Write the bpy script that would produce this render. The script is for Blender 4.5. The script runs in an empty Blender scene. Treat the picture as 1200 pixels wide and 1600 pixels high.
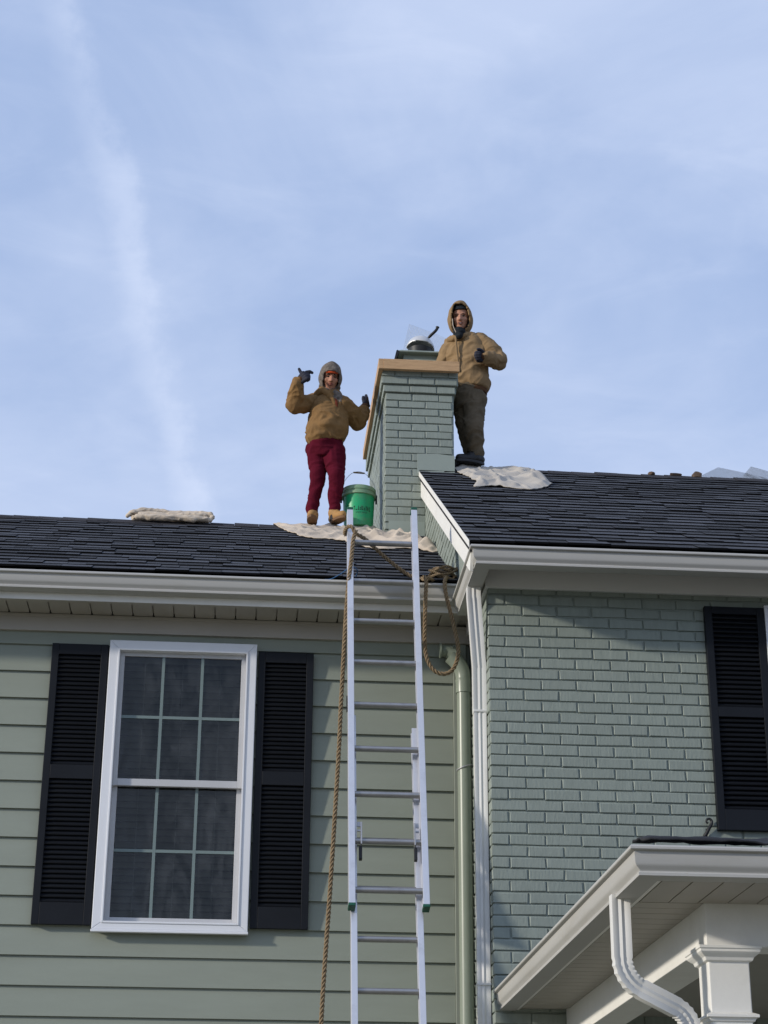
import bpy, bmesh, math, random
from mathutils import Vector, Matrix, noise
R = math.radians
random.seed(7)
scene = bpy.context.scene
COL = scene.collection

# ------------------------------------------------------------------ camera
cam_data = bpy.data.cameras.new('camera')
cam = bpy.data.objects.new('camera', cam_data); COL.objects.link(cam)
cam_data.sensor_fit = 'VERTICAL'; cam_data.sensor_height = 36.0
cam_data.lens = 2883.0 / 1600.0 * 36.0
cam_data.clip_start = 0.1; cam_data.clip_end = 3000
RT = Vector((0.9966644, -0.08138795, 0.00600636))
DN = Vector((0.03684526, 0.38308653, -0.92297732))
FW = Vector((0.07281828, 0.92011994, 0.38480747))
cam.matrix_world = Matrix(((RT.x, -DN.x, -FW.x, 0), (RT.y, -DN.y, -FW.y, 0), (RT.z, -DN.z, -FW.z, 1.6), (0, 0, 0, 1)))
scene.camera = cam
scene.render.resolution_x = 768; scene.render.resolution_y = 1024

# ------------------------------------------------------------------ sky, sun, exposure
SUN_EL = 17.0
SUN_AZ = 69.0                      # degrees to the left of straight behind the camera
sd = Vector((-math.sin(R(SUN_AZ)) * math.cos(R(SUN_EL)), -math.cos(R(SUN_AZ)) * math.cos(R(SUN_EL)), math.sin(R(SUN_EL))))
world = bpy.data.worlds.new('World'); scene.world = world; world.use_nodes = True
wt = world.node_tree; wt.nodes.clear()
def wn(t, **kw):
    n = wt.nodes.new(t)
    for k, v in kw.items(): setattr(n, k, v)
    return n
wl = wt.links.new
w_out = wn('ShaderNodeOutputWorld'); w_bg = wn('ShaderNodeBackground'); wl(w_bg.outputs[0], w_out.inputs[0])
w_bg.inputs['Strength'].default_value = 0.1
sky = wn('ShaderNodeTexSky'); sky.sky_type = 'NISHITA'; sky.sun_disc = False
sky.sun_elevation = R(SUN_EL); sky.sun_rotation = math.atan2(sd.x, sd.y)
sky.air_density = 1.2; sky.dust_density = 0.3; sky.ozone_density = 3.0
tc = wn('ShaderNodeTexCoord')
def wnoise(scale, detail, rough, mapping_scale=(1, 1, 1), rot=(0, 0, 0), dist=0.0):
    mp = wn('ShaderNodeMapping'); mp.inputs['Scale'].default_value = mapping_scale; mp.inputs['Rotation'].default_value = rot
    wl(tc.outputs['Generated'], mp.inputs[0])
    nz = wn('ShaderNodeTexNoise'); nz.inputs['Scale'].default_value = scale; nz.inputs['Detail'].default_value = detail
    nz.inputs['Roughness'].default_value = rough; nz.inputs['Distortion'].default_value = dist
    wl(mp.outputs[0], nz.inputs['Vector']); return nz
def wmath(op, a, b=None, c=None, clamp=False):
    m = wn('ShaderNodeMath', operation=op); m.use_clamp = clamp
    for i, s in enumerate((a, b, c)):
        if s is None: continue
        if isinstance(s, (int, float)): m.inputs[i].default_value = s
        else: wl(s, m.inputs[i])
    return m.outputs[0]
def wmap(v, a, b, c, d):
    m = wn('ShaderNodeMapRange'); wl(v, m.inputs[0])
    for i, s in enumerate((a, b, c, d)): m.inputs[i + 1].default_value = s
    m.interpolation_type = 'SMOOTHSTEP'
    return m.outputs[0]
n1 = wnoise(3.2, 6, 0.55, (1.0, 1.0, 2.1), (0.3, 0.75, 0.2), 0.5)
n2 = wnoise(9.0, 7, 0.6, (1.0, 1.0, 3.0), (0.2, -0.7, 0.1), 0.8)
veil = wmap(n1.outputs[0], 0.28, 0.74, 0.10, 0.62)
wisp = wmap(n2.outputs[0], 0.42, 0.80, 0.0, 0.16)
# an old spread-out contrail: a thin great-circle band
cn = Vector((-0.9596, 0.0805, -0.2695)).normalized()
dotn = wn('ShaderNodeVectorMath', operation='DOT_PRODUCT'); wl(tc.outputs['Generated'], dotn.inputs[0]); dotn.inputs[1].default_value = cn
n3 = wnoise(11.0, 6, 0.65)
wob = wmath('MULTIPLY_ADD', n3.outputs[0], 0.05, -0.025)
band = wmath('ABSOLUTE', wmath('ADD', dotn.outputs['Value'], wob))
trail = wmath('MULTIPLY', wmap(band, 0.0, 0.013, 0.30, 0.0), wmap(n3.outputs[0], 0.35, 0.6, 0.35, 1.0))
cov = wmath('ADD', wmath('ADD', veil, wisp), trail, clamp=True)
hmix = wn('ShaderNodeMix', data_type='RGBA'); hmix.inputs[0].default_value = 0.72; wl(sky.outputs[0], hmix.inputs[6]); hmix.inputs[7].default_value = (3.9, 5.35, 8.7, 1)   # thin even haze
cmix = wn('ShaderNodeMix', data_type='RGBA'); wl(cov, cmix.inputs[0]); wl(hmix.outputs[2], cmix.inputs[6])
cmix.inputs[7].default_value = (6.6, 7.5, 9.6, 1)
wl(cmix.outputs[2], w_bg.inputs['Color'])

sun_d = bpy.data.lights.new('sun', 'SUN'); sun = bpy.data.objects.new('sun', sun_d); COL.objects.link(sun)
sun_d.energy = 3.0; sun_d.angle = R(3.0); sun_d.color = (1.0, 0.93, 0.82)
sun.rotation_euler = (-sd).to_track_quat('-Z', 'Y').to_euler()
sun.location = (-20, -15, 20)
scene.view_settings.view_transform = 'Standard'; scene.view_settings.look = 'None'
scene.view_settings.gamma = 1.0; scene.view_settings.exposure = 0.06; scene.view_settings.use_curve_mapping = False

# ------------------------------------------------------------------ materials
MATS = {}
def mat(name, color, rough=0.6, var=0.12, vscale=6.0, bump=0.0, bscale=60.0, spec=0.4, metal=0.0, rand=0.0,
        dark=None, dscale=2.5, damount=0.0, stretch=(1, 1, 1), hue=None, transl=0.0):
    m = bpy.data.materials.new(name); m.use_nodes = True; MATS[name] = m
    t = m.node_tree; b = t.nodes['Principled BSDF']; L = t.links.new
    b.inputs['Roughness'].default_value = rough; b.inputs['Metallic'].default_value = metal
    b.inputs['Specular IOR Level'].default_value = spec
    co = t.nodes.new('ShaderNodeTexCoord'); mp = t.nodes.new('ShaderNodeMapping'); mp.inputs['Scale'].default_value = stretch
    L(co.outputs['Object'], mp.inputs[0])
    geo = t.nodes.new('ShaderNodeNewGeometry'); oi = t.nodes.new('ShaderNodeObjectInfo')
    # shift the pattern for each object so that copies do not repeat
    sh = t.nodes.new('ShaderNodeVectorMath'); sh.operation = 'ADD'; L(mp.outputs[0], sh.inputs[0])
    sc = t.nodes.new('ShaderNodeVectorMath'); sc.operation = 'SCALE'; sc.inputs[0].default_value = (37.1, 21.7, 53.3)
    L(oi.outputs['Random'], sc.inputs['Scale']); L(sc.outputs[0], sh.inputs[1])
    vec = sh.outputs[0]
    nz = t.nodes.new('ShaderNodeTexNoise'); nz.inputs['Scale'].default_value = vscale; nz.inputs['Detail'].default_value = 6; nz.inputs['Roughness'].default_value = 0.6
    L(vec, nz.inputs['Vector'])
    mr = t.nodes.new('ShaderNodeMapRange'); mr.inputs[1].default_value = 0.25; mr.inputs[2].default_value = 0.75
    mr.inputs[3].default_value = 1 - var; mr.inputs[4].default_value = 1 + var; L(nz.outputs[0], mr.inputs[0])
    val = mr.outputs[0]
    if rand:
        ad = t.nodes.new('ShaderNodeMath'); ad.operation = 'ADD'; L(geo.outputs['Random Per Island'], ad.inputs[0]); L(oi.outputs['Random'], ad.inputs[1])
        fr = t.nodes.new('ShaderNodeMath'); fr.operation = 'FRACT'; L(ad.outputs[0], fr.inputs[0])
        m2 = t.nodes.new('ShaderNodeMapRange'); m2.inputs[3].default_value = 1 - rand; m2.inputs[4].default_value = 1 + rand; L(fr.outputs[0], m2.inputs[0])
        mu = t.nodes.new('ShaderNodeMath'); mu.operation = 'MULTIPLY'; L(val, mu.inputs[0]); L(m2.outputs[0], mu.inputs[1]); val = mu.outputs[0]
    vs = t.nodes.new('ShaderNodeVectorMath'); vs.operation = 'SCALE'; vs.inputs[0].default_value = color[:3]; L(val, vs.inputs['Scale'])
    colr = vs.outputs[0]
    if dark is not None:
        nd = t.nodes.new('ShaderNodeTexNoise'); nd.inputs['Scale'].default_value = dscale; nd.inputs['Detail'].default_value = 8; nd.inputs['Roughness'].default_value = 0.7
        L(vec, nd.inputs['Vector'])
        dr = t.nodes.new('ShaderNodeMapRange'); dr.inputs[1].default_value = 0.5; dr.inputs[2].default_value = 0.72; dr.inputs[3].default_value = 0; dr.inputs[4].default_value = damount; L(nd.outputs[0], dr.inputs[0])
        mx = t.nodes.new('ShaderNodeMix'); mx.data_type = 'RGBA'; L(dr.outputs[0], mx.inputs[0]); L(colr, mx.inputs[6]); mx.inputs[7].default_value = (*dark[:3], 1); colr = mx.outputs[2]
    L(colr, b.inputs['Base Color'])
    if bump:
        nb = t.nodes.new('ShaderNodeTexNoise'); nb.inputs['Scale'].default_value = bscale; nb.inputs['Detail'].default_value = 5; L(vec, nb.inputs['Vector'])
        bp = t.nodes.new('ShaderNodeBump'); bp.inputs['Strength'].default_value = 0.8; bp.inputs['Distance'].default_value = bump; L(nb.outputs[0], bp.inputs['Height']); L(bp.outputs[0], b.inputs['Normal'])
    return m
mat('siding_paint', (0.262, 0.286, 0.236), 0.55, 0.05, 3.0, 0.0006, 90, stretch=(0.6, 1, 3), dark=(0.20, 0.215, 0.17), dscale=1.6, damount=0.18)
mat('brick_paint', (0.252, 0.286, 0.250), 0.6, 0.06, 9, 0.0026, 34, rand=0.045, stretch=(2.4, 1, 0.55), dark=(0.19, 0.22, 0.19), dscale=12, damount=0.5)
mat('mortar_paint', (0.252, 0.286, 0.250), 0.65, 0.06, 9, 0.004, 45, dark=(0.20, 0.23, 0.20), dscale=9, damount=0.35)
mat('trim_paint', (0.80, 0.785, 0.74), 0.5, 0.04, 4, 0.0006, 60, dark=(0.55, 0.53, 0.48), dscale=3.0, damount=0.3)
mat('white_trim', (0.88, 0.87, 0.86), 0.45, 0.03, 4)
mat('gutter_paint', (0.44, 0.43, 0.405), 0.6, 0.05, 3, 0.0, dark=(0.36, 0.34, 0.30), dscale=4.0, damount=0.45, stretch=(0.4, 0.4, 2.5))
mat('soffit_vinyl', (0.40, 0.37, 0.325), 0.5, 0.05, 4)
mat('white_vinyl', (0.74, 0.75, 0.78), 0.4, 0.03, 4, dark=(0.6, 0.6, 0.6), dscale=4, damount=0.25)
mat('downspout_paint', (0.72, 0.71, 0.68), 0.42, 0.05, 4, dark=(0.5, 0.48, 0.44), dscale=5, damount=0.4, stretch=(1, 1, 0.3))
mat('sash_vinyl', (0.50, 0.50, 0.51), 0.45, 0.04, 5)
mat('muntin_grey', (0.17, 0.22, 0.215), 0.5, 0.03, 5)
mat('shutter_black', (0.0075, 0.009, 0.0125), 0.55, 0.2, 5, 0.0004, 120, spec=0.22)
mat('shingle', (0.058, 0.062, 0.073), 0.9, 0.25, 45, 0.003, 260, spec=0.25, rand=0.5, dark=(0.075, 0.077, 0.083), dscale=12, damount=0.5)
mat('shingle_edge', (0.007, 0.007, 0.008), 0.95, 0.3, 60, spec=0.1)
mat('roof_deck', (0.012, 0.012, 0.014), 0.95, 0.2, 10)
mat('ridge_cap', (0.026, 0.024, 0.028), 0.9, 0.3, 30, 0.003, 200, rand=0.2)
mat('flashing', (0.285, 0.325, 0.285), 0.5, 0.05, 4, 0.0015, 12)
mat('new_lumber', (0.50, 0.315, 0.165), 0.65, 0.14, 6, 0.001, 70, stretch=(1.5, 1.5, 14), dark=(0.27, 0.135, 0.06), dscale=7, damount=0.6)
mat('flue_paint', (0.26, 0.295, 0.25), 0.6, 0.1, 8, 0.002, 30)
mat('galvanised', (0.60, 0.60, 0.60), 0.42, 0.12, 14, metal=0.35, spec=0.5)
mat('black_iron', (0.012, 0.012, 0.013), 0.5, 0.2, 10)
mat('wire', (0.50, 0.52, 0.55), 0.45, 0.1, 10, metal=0.6)
mat('aluminium', (0.68, 0.68, 0.71), 0.36, 0.06, 9, metal=0.55, dark=(0.42, 0.42, 0.43), dscale=9, damount=0.5)
mat('rung_alu', (0.36, 0.355, 0.355), 0.36, 0.10, 14, metal=0.7, dark=(0.25, 0.25, 0.25), dscale=16, damount=0.6)
mat('green_cap', (0.010, 0.085, 0.05), 0.5, 0.1, 10)
mat('lock_steel', (0.40, 0.40, 0.41), 0.45, 0.15, 20, metal=0.6)
mat('rope_manila', (0.25, 0.185, 0.115), 0.9, 0.22, 30, 0.001, 400, dark=(0.12, 0.075, 0.04), dscale=10, damount=0.5, spec=0.1)
mat('blue_cord', (0.02, 0.09, 0.22), 0.7, 0.1, 20)
mat('bucket_green', (0.012, 0.34, 0.135), 0.4, 0.10, 8, dark=(0.15, 0.22, 0.12), dscale=7, damount=0.75)
mat('bucket_rim', (0.20, 0.33, 0.20), 0.5, 0.2, 14, dark=(0.30, 0.27, 0.20), dscale=9, damount=0.7)
mat('print_black', (0.012, 0.02, 0.016), 0.6, 0.2, 20)
mat('canvas_cloth', (0.56, 0.475, 0.38), 0.9, 0.10, 12, 0.0012, 180, dark=(0.42, 0.34, 0.25), dscale=6, damount=0.5, spec=0.1)
mat('grey_cloth', (0.47, 0.43, 0.375), 0.9, 0.12, 10, 0.0012, 180, dark=(0.36, 0.33, 0.30), dscale=5, damount=0.6, spec=0.1)
mat('duck_canvas', (0.225, 0.130, 0.055), 0.9, 0.16, 10, 0.0015, 150, dark=(0.10, 0.060, 0.030), dscale=9, damount=0.45, spec=0.1)
mat('faded_canvas', (0.265, 0.175, 0.092), 0.9, 0.16, 10, 0.0015, 150, dark=(0.125, 0.078, 0.042), dscale=9, damount=0.4, spec=0.1)
mat('rib_knit', (0.10, 0.050, 0.026), 0.95, 0.2, 30, 0.002, 90, stretch=(1, 1, 0.2), spec=0.1)
mat('maroon_fleece', (0.090, 0.006, 0.017), 0.95, 0.14, 12, 0.001, 160, spec=0.1)
mat('brown_trouser', (0.125, 0.098, 0.066), 0.9, 0.2, 10, 0.001, 150, dark=(0.05, 0.04, 0.03), dscale=6, damount=0.6, spec=0.1)
mat('boot_tan', (0.36, 0.195, 0.065), 0.7, 0.14, 14, 0.001, 120)
mat('boot_sole', (0.16, 0.085, 0.04), 0.8, 0.1, 10)
mat('boot_black', (0.014, 0.013, 0.014), 0.5, 0.2, 14, 0.001, 100)
mat('glove_dark', (0.014, 0.015, 0.028), 0.75, 0.3, 25, 0.001, 150)
mat('camo', (0.165, 0.140, 0.120), 0.9, 0.5, 40, 0.001, 150, dark=(0.05, 0.045, 0.042), dscale=38, damount=0.9, spec=0.1)
mat('orange_knit', (0.50, 0.075, 0.025), 0.9, 0.12, 30, 0.001, 200, spec=0.1)
mat('rust_knit', (0.16, 0.040, 0.022), 0.9, 0.15, 30, spec=0.1)
mat('dark_knit', (0.020, 0.024, 0.028), 0.95, 0.3, 30, 0.002, 120, spec=0.1)
mat('charcoal_sock', (0.045, 0.045, 0.048), 0.95, 0.2, 30, spec=0.1)
mat('skin', (0.40, 0.185, 0.115), 0.55, 0.08, 20)
mat('skin_pale', (0.46, 0.225, 0.145), 0.55, 0.08, 20)
mat('lip', (0.26, 0.075, 0.06), 0.5, 0.05, 10)
mat('eye_dark', (0.02, 0.014, 0.012), 0.3, 0.0, 10)
mat('tooth', (0.55, 0.52, 0.47), 0.3, 0.02, 10)
mat('pvc_green', (0.225, 0.258, 0.205), 0.33, 0.06, 8, dark=(0.16, 0.18, 0.145), dscale=5, damount=0.5, stretch=(1, 1, 0.3))
mat('ceiling_grey', (0.30, 0.285, 0.255), 0.6, 0.05, 4)
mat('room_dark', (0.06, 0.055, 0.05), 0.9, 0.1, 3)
mat('blind_white', (0.58, 0.57, 0.53), 0.6, 0.03, 6)
mat('brick_rubble', (0.12, 0.08, 0.055), 0.9, 0.4, 30, 0.003, 60, dark=(0.03, 0.028, 0.03), dscale=22, damount=0.95)
mat('felt_black', (0.016, 0.016, 0.018), 0.75, 0.3, 12, 0.002, 60)
mat('lawn', (0.22, 0.20, 0.135), 0.95, 0.3, 1.2, 0.02, 30)
# window glass: thin, slightly tinted, reflecting the sky
g = bpy.data.materials.new('window_glass'); g.use_nodes = True; MATS['window_glass'] = g
t = g.node_tree; t.nodes.clear()
go = t.nodes.new('ShaderNodeOutputMaterial'); gm = t.nodes.new('ShaderNodeMixShader'); gt = t.nodes.new('ShaderNodeBsdfTransparent'); gg = t.nodes.new('ShaderNodeBsdfGlossy')
gt.inputs[0].default_value = (0.36, 0.38, 0.36, 1); gg.inputs['Roughness'].default_value = 0.03
gf = t.nodes.new('ShaderNodeFresnel'); gf.inputs[0].default_value = 1.5
gb = t.nodes.new('ShaderNodeBump'); gb.inputs['Strength'].default_value = 0.12; gb.inputs['Distance'].default_value = 0.02
gn = t.nodes.new('ShaderNodeTexNoise'); gn.inputs['Scale'].default_value = 2.2; gc = t.nodes.new('ShaderNodeTexCoord')
t.links.new(gc.outputs['Object'], gn.inputs['Vector']); t.links.new(gn.outputs[0], gb.inputs['Height']); t.links.new(gb.outputs[0], gg.inputs['Normal'])
t.links.new(gf.outputs[0], gm.inputs[0]); t.links.new(gt.outputs[0], gm.inputs[1]); t.links.new(gg.outputs[0], gm.inputs[2])
gd = t.nodes.new('ShaderNodeBsdfDiffuse'); gd.inputs[0].default_value = (0.42, 0.45, 0.48, 1); g2 = t.nodes.new('ShaderNodeMixShader')  # painted reflection: patchy pale diffuse stands in for hazy mirrored trees
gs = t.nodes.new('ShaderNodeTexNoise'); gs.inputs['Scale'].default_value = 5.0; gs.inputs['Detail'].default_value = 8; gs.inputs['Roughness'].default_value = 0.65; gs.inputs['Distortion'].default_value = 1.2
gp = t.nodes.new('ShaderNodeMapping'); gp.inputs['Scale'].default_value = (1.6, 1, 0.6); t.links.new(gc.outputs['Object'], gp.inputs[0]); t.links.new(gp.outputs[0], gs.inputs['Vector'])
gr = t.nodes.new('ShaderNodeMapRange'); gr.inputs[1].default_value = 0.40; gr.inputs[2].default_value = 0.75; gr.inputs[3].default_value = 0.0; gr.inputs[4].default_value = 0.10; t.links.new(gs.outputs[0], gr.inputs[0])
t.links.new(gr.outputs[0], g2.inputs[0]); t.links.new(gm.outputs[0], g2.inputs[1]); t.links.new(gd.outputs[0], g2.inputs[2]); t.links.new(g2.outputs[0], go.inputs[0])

# ------------------------------------------------------------------ mesh helpers
class MB:
    def __init__(s): s.v = []; s.f = []
    def add(s, vs, fs):
        o = len(s.v); s.v += [tuple(p) for p in vs]; s.f += [tuple(i + o for i in q) for q in fs]; return s
    def box(s, x0, x1, y0, y1, z0, z1):
        return s.add([(x0, y0, z0), (x1, y0, z0), (x1, y1, z0), (x0, y1, z0), (x0, y0, z1), (x1, y0, z1), (x1, y1, z1), (x0, y1, z1)],
                     [(0, 3, 2, 1), (4, 5, 6, 7), (0, 1, 5, 4), (1, 2, 6, 5), (2, 3, 7, 6), (3, 0, 4, 7)])
    def loft(s, rings, caps=True, closed=False):
        n = len(rings[0]); o = len(s.v)
        for r in rings: s.v += [tuple(p) for p in r]
        m = len(rings)
        for i in range(m if closed else m - 1):
            a = o + i * n; b = o + ((i + 1) % m) * n
            for j in range(n):
                k = (j + 1) % n; s.f.append((a + j, a + k, b + k, b + j))
        if caps and not closed:
            s.f.append(tuple(o + j for j in range(n - 1, -1, -1))); s.f.append(tuple(o + (m - 1) * n + j for j in range(n)))
        return s
    def prism(s, poly, axis, a, b):
        """poly: 2-D points; extruded along axis between a and b"""
        def P(p, t):
            return {'x': (t, p[0], p[1]), 'y': (p[0], t, p[1]), 'z': (p[0], p[1], t)}[axis]
        return s.loft([[P(p, a) for p in poly], [P(p, b) for p in poly]])
    def tube(s, path, r, n=8, caps=True, closed=False):
        path = [Vector(p) for p in path]; m = len(path); rings = []
        t0 = (path[1] - path[0]).normalized(); u = t0.orthogonal().normalized()
        for i, p in enumerate(path):
            if closed: t = (path[(i + 1) % m] - path[i - 1]).normalized()
            else: t = (path[min(i + 1, m - 1)] - path[max(i - 1, 0)]).normalized()
            u = (u - t * u.dot(t)).normalized(); w = t.cross(u)
            rr = r[i] if isinstance(r, (list, tuple)) else r
            rings.append([p + (u * math.cos(2 * math.pi * k / n) + w * math.sin(2 * math.pi * k / n)) * rr for k in range(n)])
        return s.loft(rings, caps, closed)
    def capsule(s, p, q, r1, r2, n=14):
        p = Vector(p); q = Vector(q); d = (q - p); L = d.length
        d = d / L if L > 1e-6 else Vector((0, 0, 1)); path = []; rr = []
        for k in range(5): a = R(-88 + 22 * k); path.append(p + d * math.sin(a) * r1); rr.append(max(math.cos(a) * r1, 1e-4))
        for k in range(5): a = R(22 * k); path.append(q + d * math.sin(a) * r2); rr.append(max(math.cos(a) * r2, 1e-4))
        u = d.orthogonal().normalized(); w = d.cross(u)
        return s.loft([[c + (u * math.cos(2 * math.pi * k / n) + w * math.sin(2 * math.pi * k / n)) * r for k in range(n)] for c, r in zip(path, rr)])
    def chain(s, pts, rs, n=14):
        for i in range(len(pts) - 1): s.capsule(pts[i], pts[i + 1], rs[i], rs[i + 1], n)
        return s
    def ellipsoid(s, c, ax, n=20, m=12):
        c = Vector(c); rings = []
        for i in range(m + 1):
            a = R(-89 + 178 * i / m)
            rings.append([c + ax[0] * (math.cos(a) * math.cos(2 * math.pi * k / n)) + ax[1] * (math.cos(a) * math.sin(2 * math.pi * k / n)) + ax[2] * math.sin(a) for k in range(n)])
        return s.loft(rings)
    def lathe(s, c, prof, n=32):
        return s.loft([[(c[0] + r * math.cos(2 * math.pi * k / n), c[1] + r * math.sin(2 * math.pi * k / n), c[2] + z) for k in range(n)] for r, z in prof])
    def mesh(s, name):
        me = bpy.data.meshes.new(name); me.from_pydata(s.v, [], s.f); me.update()
        bm = bmesh.new(); bm.from_mesh(me); bmesh.ops.recalc_face_normals(bm, faces=bm.faces); bm.to_mesh(me); bm.free()
        return me
    def build(s, name, material, parent=None, smooth=None, bevel=0.0):
        return link(name, s.mesh(name), material, parent, smooth, bevel)
def link(name, me, material, parent=None, smooth=None, bevel=0.0):
    me.materials.clear(); me.materials.append(MATS[material])
    if smooth:
        me.polygons.foreach_set('use_smooth', [True] * len(me.polygons))
        if smooth < 180: me.set_sharp_from_angle(angle=R(smooth))
    o = bpy.data.objects.new(name, me); COL.objects.link(o)
    if parent: attach(o, parent)
    if bevel:
        b = o.modifiers.new('bevel', 'BEVEL'); b.width = bevel; b.segments = 2; b.limit_method = 'ANGLE'; b.angle_limit = R(40)
    return o
def world_loc(o):
    p = Vector(o.location)
    while o.parent: o = o.parent; p = p + Vector(o.location)
    return p
def attach(o, parent):
    o.parent = parent; o.matrix_parent_inverse = Matrix.Translation(-ROOT.get(parent.name, Vector((0, 0, 0))))
ROOT = {}
def thing(name, label, cat, loc, group=None):
    o = bpy.data.objects.new(name, None); COL.objects.link(o); o.location = loc; o.empty_display_size = 0.2
    ROOT[o.name] = Vector(loc); return tag(o, label, cat, group)
def tag(o, label, cat, group=None):
    o['label'] = label; o['category'] = cat
    if group: o['group'] = group
    return o
def struct(o): o['kind'] = 'structure'; return o
def stuff(o): o['kind'] = 'stuff'; return o
def piece(name, me, parent, mtx):
    """a cheap copy that shares mesh data; world matrix mtx"""
    o = bpy.data.objects.new(name, me); COL.objects.link(o)
    o.parent = parent; o.matrix_parent_inverse = Matrix.Translation(-ROOT.get(parent.name, Vector((0, 0, 0)))); o.matrix_basis = mtx
    return o
def curve_pts(pts, per=8):
    P = [Vector(p) for p in pts]; out = []
    for i in range(len(P) - 1):
        a = P[max(i - 1, 0)]; b = P[i]; c = P[i + 1]; d = P[min(i + 2, len(P) - 1)]
        for k in range(per):
            t = k / per
            out.append(0.5 * ((2 * b) + (c - a) * t + (2 * a - 5 * b + 4 * c - d) * t * t + (3 * b - a - 3 * c + d) * t ** 3))
    out.append(P[-1]); return out
def sweep(path, profile, z0, name, material, parent, solid=0.002):
    """gutter-like profile [(outward, z)] carried along a plan path with mitred corners; outward is to the left of travel"""
    P = [Vector((p[0], p[1])) for p in path]; rings = []
    for i, p in enumerate(P):
        ns = []
        if i > 0: d = (P[i] - P[i - 1]).normalized(); ns.append(Vector((-d.y, d.x)))
        if i < len(P) - 1: d = (P[i + 1] - P[i]).normalized(); ns.append(Vector((-d.y, d.x)))
        m = sum(ns, Vector((0, 0))); m = m / m.dot(ns[0]) if len(ns) > 1 else ns[0]
        rings.append([(p.x + m.x * o, p.y + m.y * o, z0 + z) for o, z in profile])
    mb = MB(); n = len(profile)
    for r in rings: mb.v += r
    for i in range(len(rings) - 1):
        for j in range(n - 1): mb.f.append((i * n + j, i * n + j + 1, (i + 1) * n + j + 1, (i + 1) * n + j))
    for e in (0, len(rings) - 1): mb.f.append(tuple(e * n + j for j in range(n)))
    o = mb.build(name, material, parent, smooth=35)
    return o

# ================================================================== ground
gm_ = MB(); gm_.add([(-600, -600, 0), (600, -600, 0), (600, 600, 0), (-600, 600, 0)], [(0, 1, 2, 3)])
struct(gm_.build('ground', 'lawn'))

# ================================================================== house: main dimensions (metres)
XW = 1.49            # left corner of the brick wing
YB = 10.60           # face of the front brick wall
YL = 11.56           # sheathing of the lap-sided wall
RIDGE_Y = 13.42
ZL_LIP, SL = 5.757, 0.5520; Y_LIP_L = 11.09
ZR_LIP, SR = 5.650, 0.5909; Y_LIP_R = 10.12
ZRIDGE_L = ZL_LIP + SL * (RIDGE_Y - Y_LIP_L); ZRIDGE_R = ZR_LIP + SR * (RIDGE_Y - Y_LIP_R)
XRAKE = 1.317
def roofz_l(x, y): return ZL_LIP + SL * ((y if y < RIDGE_Y else 2 * RIDGE_Y - y) - Y_LIP_L)
def roofz_r(x, y): return ZR_LIP + SR * ((y if y < RIDGE_Y else 2 * RIDGE_Y - y) - Y_LIP_R)
house = thing('house', 'two-storey sage green house of lap siding and painted brick under dark shingle roofs', 'house', (0, 12, 0))

# ---- brick helpers
def brick_mesh(L, H, D, seed):
    rnd = random.Random(seed); b = 0.0035
    xs = [0, b, L - b, L]; zs = [0, b, H - b, H]; mb = MB(); j = lambda s=0.0012: rnd.uniform(-s, s)
    fr = {}
    for i, x in enumerate(xs):
        for k, z in enumerate(zs):
            edge = i in (0, 3) or k in (0, 3)
            fr[i, k] = len(mb.v); mb.v.append((x + j(0.0028), (b * 0.8 if edge else 0.0), z + j(0.0028)))
    for i in range(3):
        for k in range(3): mb.f.append((fr[i, k], fr[i + 1, k], fr[i + 1, k + 1], fr[i, k + 1]))
    ring = [fr[0, 0], fr[1, 0], fr[2, 0], fr[3, 0], fr[3, 1], fr[3, 2], fr[3, 3], fr[2, 3], fr[1, 3], fr[0, 3], fr[0, 2], fr[0, 1]]
    bk = []
    for i in ring:
        v = mb.v[i]; bk.append(len(mb.v)); mb.v.append((v[0], D, v[2]))
    for i in range(12): k = (i + 1) % 12; mb.f.append((ring[i], bk[i], bk[k], ring[k]))
    me = mb.mesh('brick'); me.materials.append(MATS['brick_paint'])
    me.polygons.foreach_set('use_smooth', [True] * len(me.polygons)); me.set_sharp_from_angle(angle=R(20))
    return me
PITCH, COURSE, JOINT = 0.2145, 0.0677, 0.0095
FULL = [brick_mesh(PITCH - JOINT, COURSE - JOINT, 0.03, s) for s in range(8)]
HALF = [brick_mesh(PITCH / 2 - JOINT, COURSE - JOINT, 0.03, 20 + s) for s in range(5)]
def lay_bricks(parent, org, ux, n_out, length, z0, z1, course=COURSE, start_half=True, limit=None, field=None, keep=None):
    """courses of stretchers along direction ux; n_out is the outward normal; org the lower start corner of the face"""
    org = Vector(org); ux = Vector(ux); n_out = Vector(n_out); row = 0; z = z0; cnt = 0; half = start_half
    scz = course / COURSE
    while z < z1 - 0.01:
        x = 0.0; first = True
        while x < length - 0.02:
            hb = first and half; w = PITCH / 2 if hb else PITCH
            w_av = min(w, length - x); me = random.choice(HALF if (hb or w_av < PITCH * 0.6) else FULL)
            base = (PITCH / 2 if (hb or w_av < PITCH * 0.6) else PITCH) - JOINT
            sx = (w_av - JOINT) / base
            p = org + ux * (x + random.uniform(-0.0015, 0.0015)) + n_out * random.uniform(0.0082, 0.0108) + Vector((0, 0, z - org.z + random.uniform(-0.0015, 0.0015)))
            m = Matrix((( ux.x, -n_out.x, 0, p.x), (ux.y, -n_out.y, 0, p.y), (0, 0, 1, p.z), (0, 0, 0, 1)))
            m = m @ Matrix.Rotation(random.uniform(-0.005, 0.005), 4, 'Y') @ Matrix.Diagonal((sx, 1, scz, 1))
            if keep is None or keep(p, w_av):
                if field is not None and not (limit is None or limit(p)):
                    field.add([m @ v.co for v in me.vertices], [tuple(q.vertices) for q in me.polygons])
                else:
                    piece('brick', me, parent, m); cnt += 1
            x += w; first = False
        z += course; half = not half; row += 1
    return cnt

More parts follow.
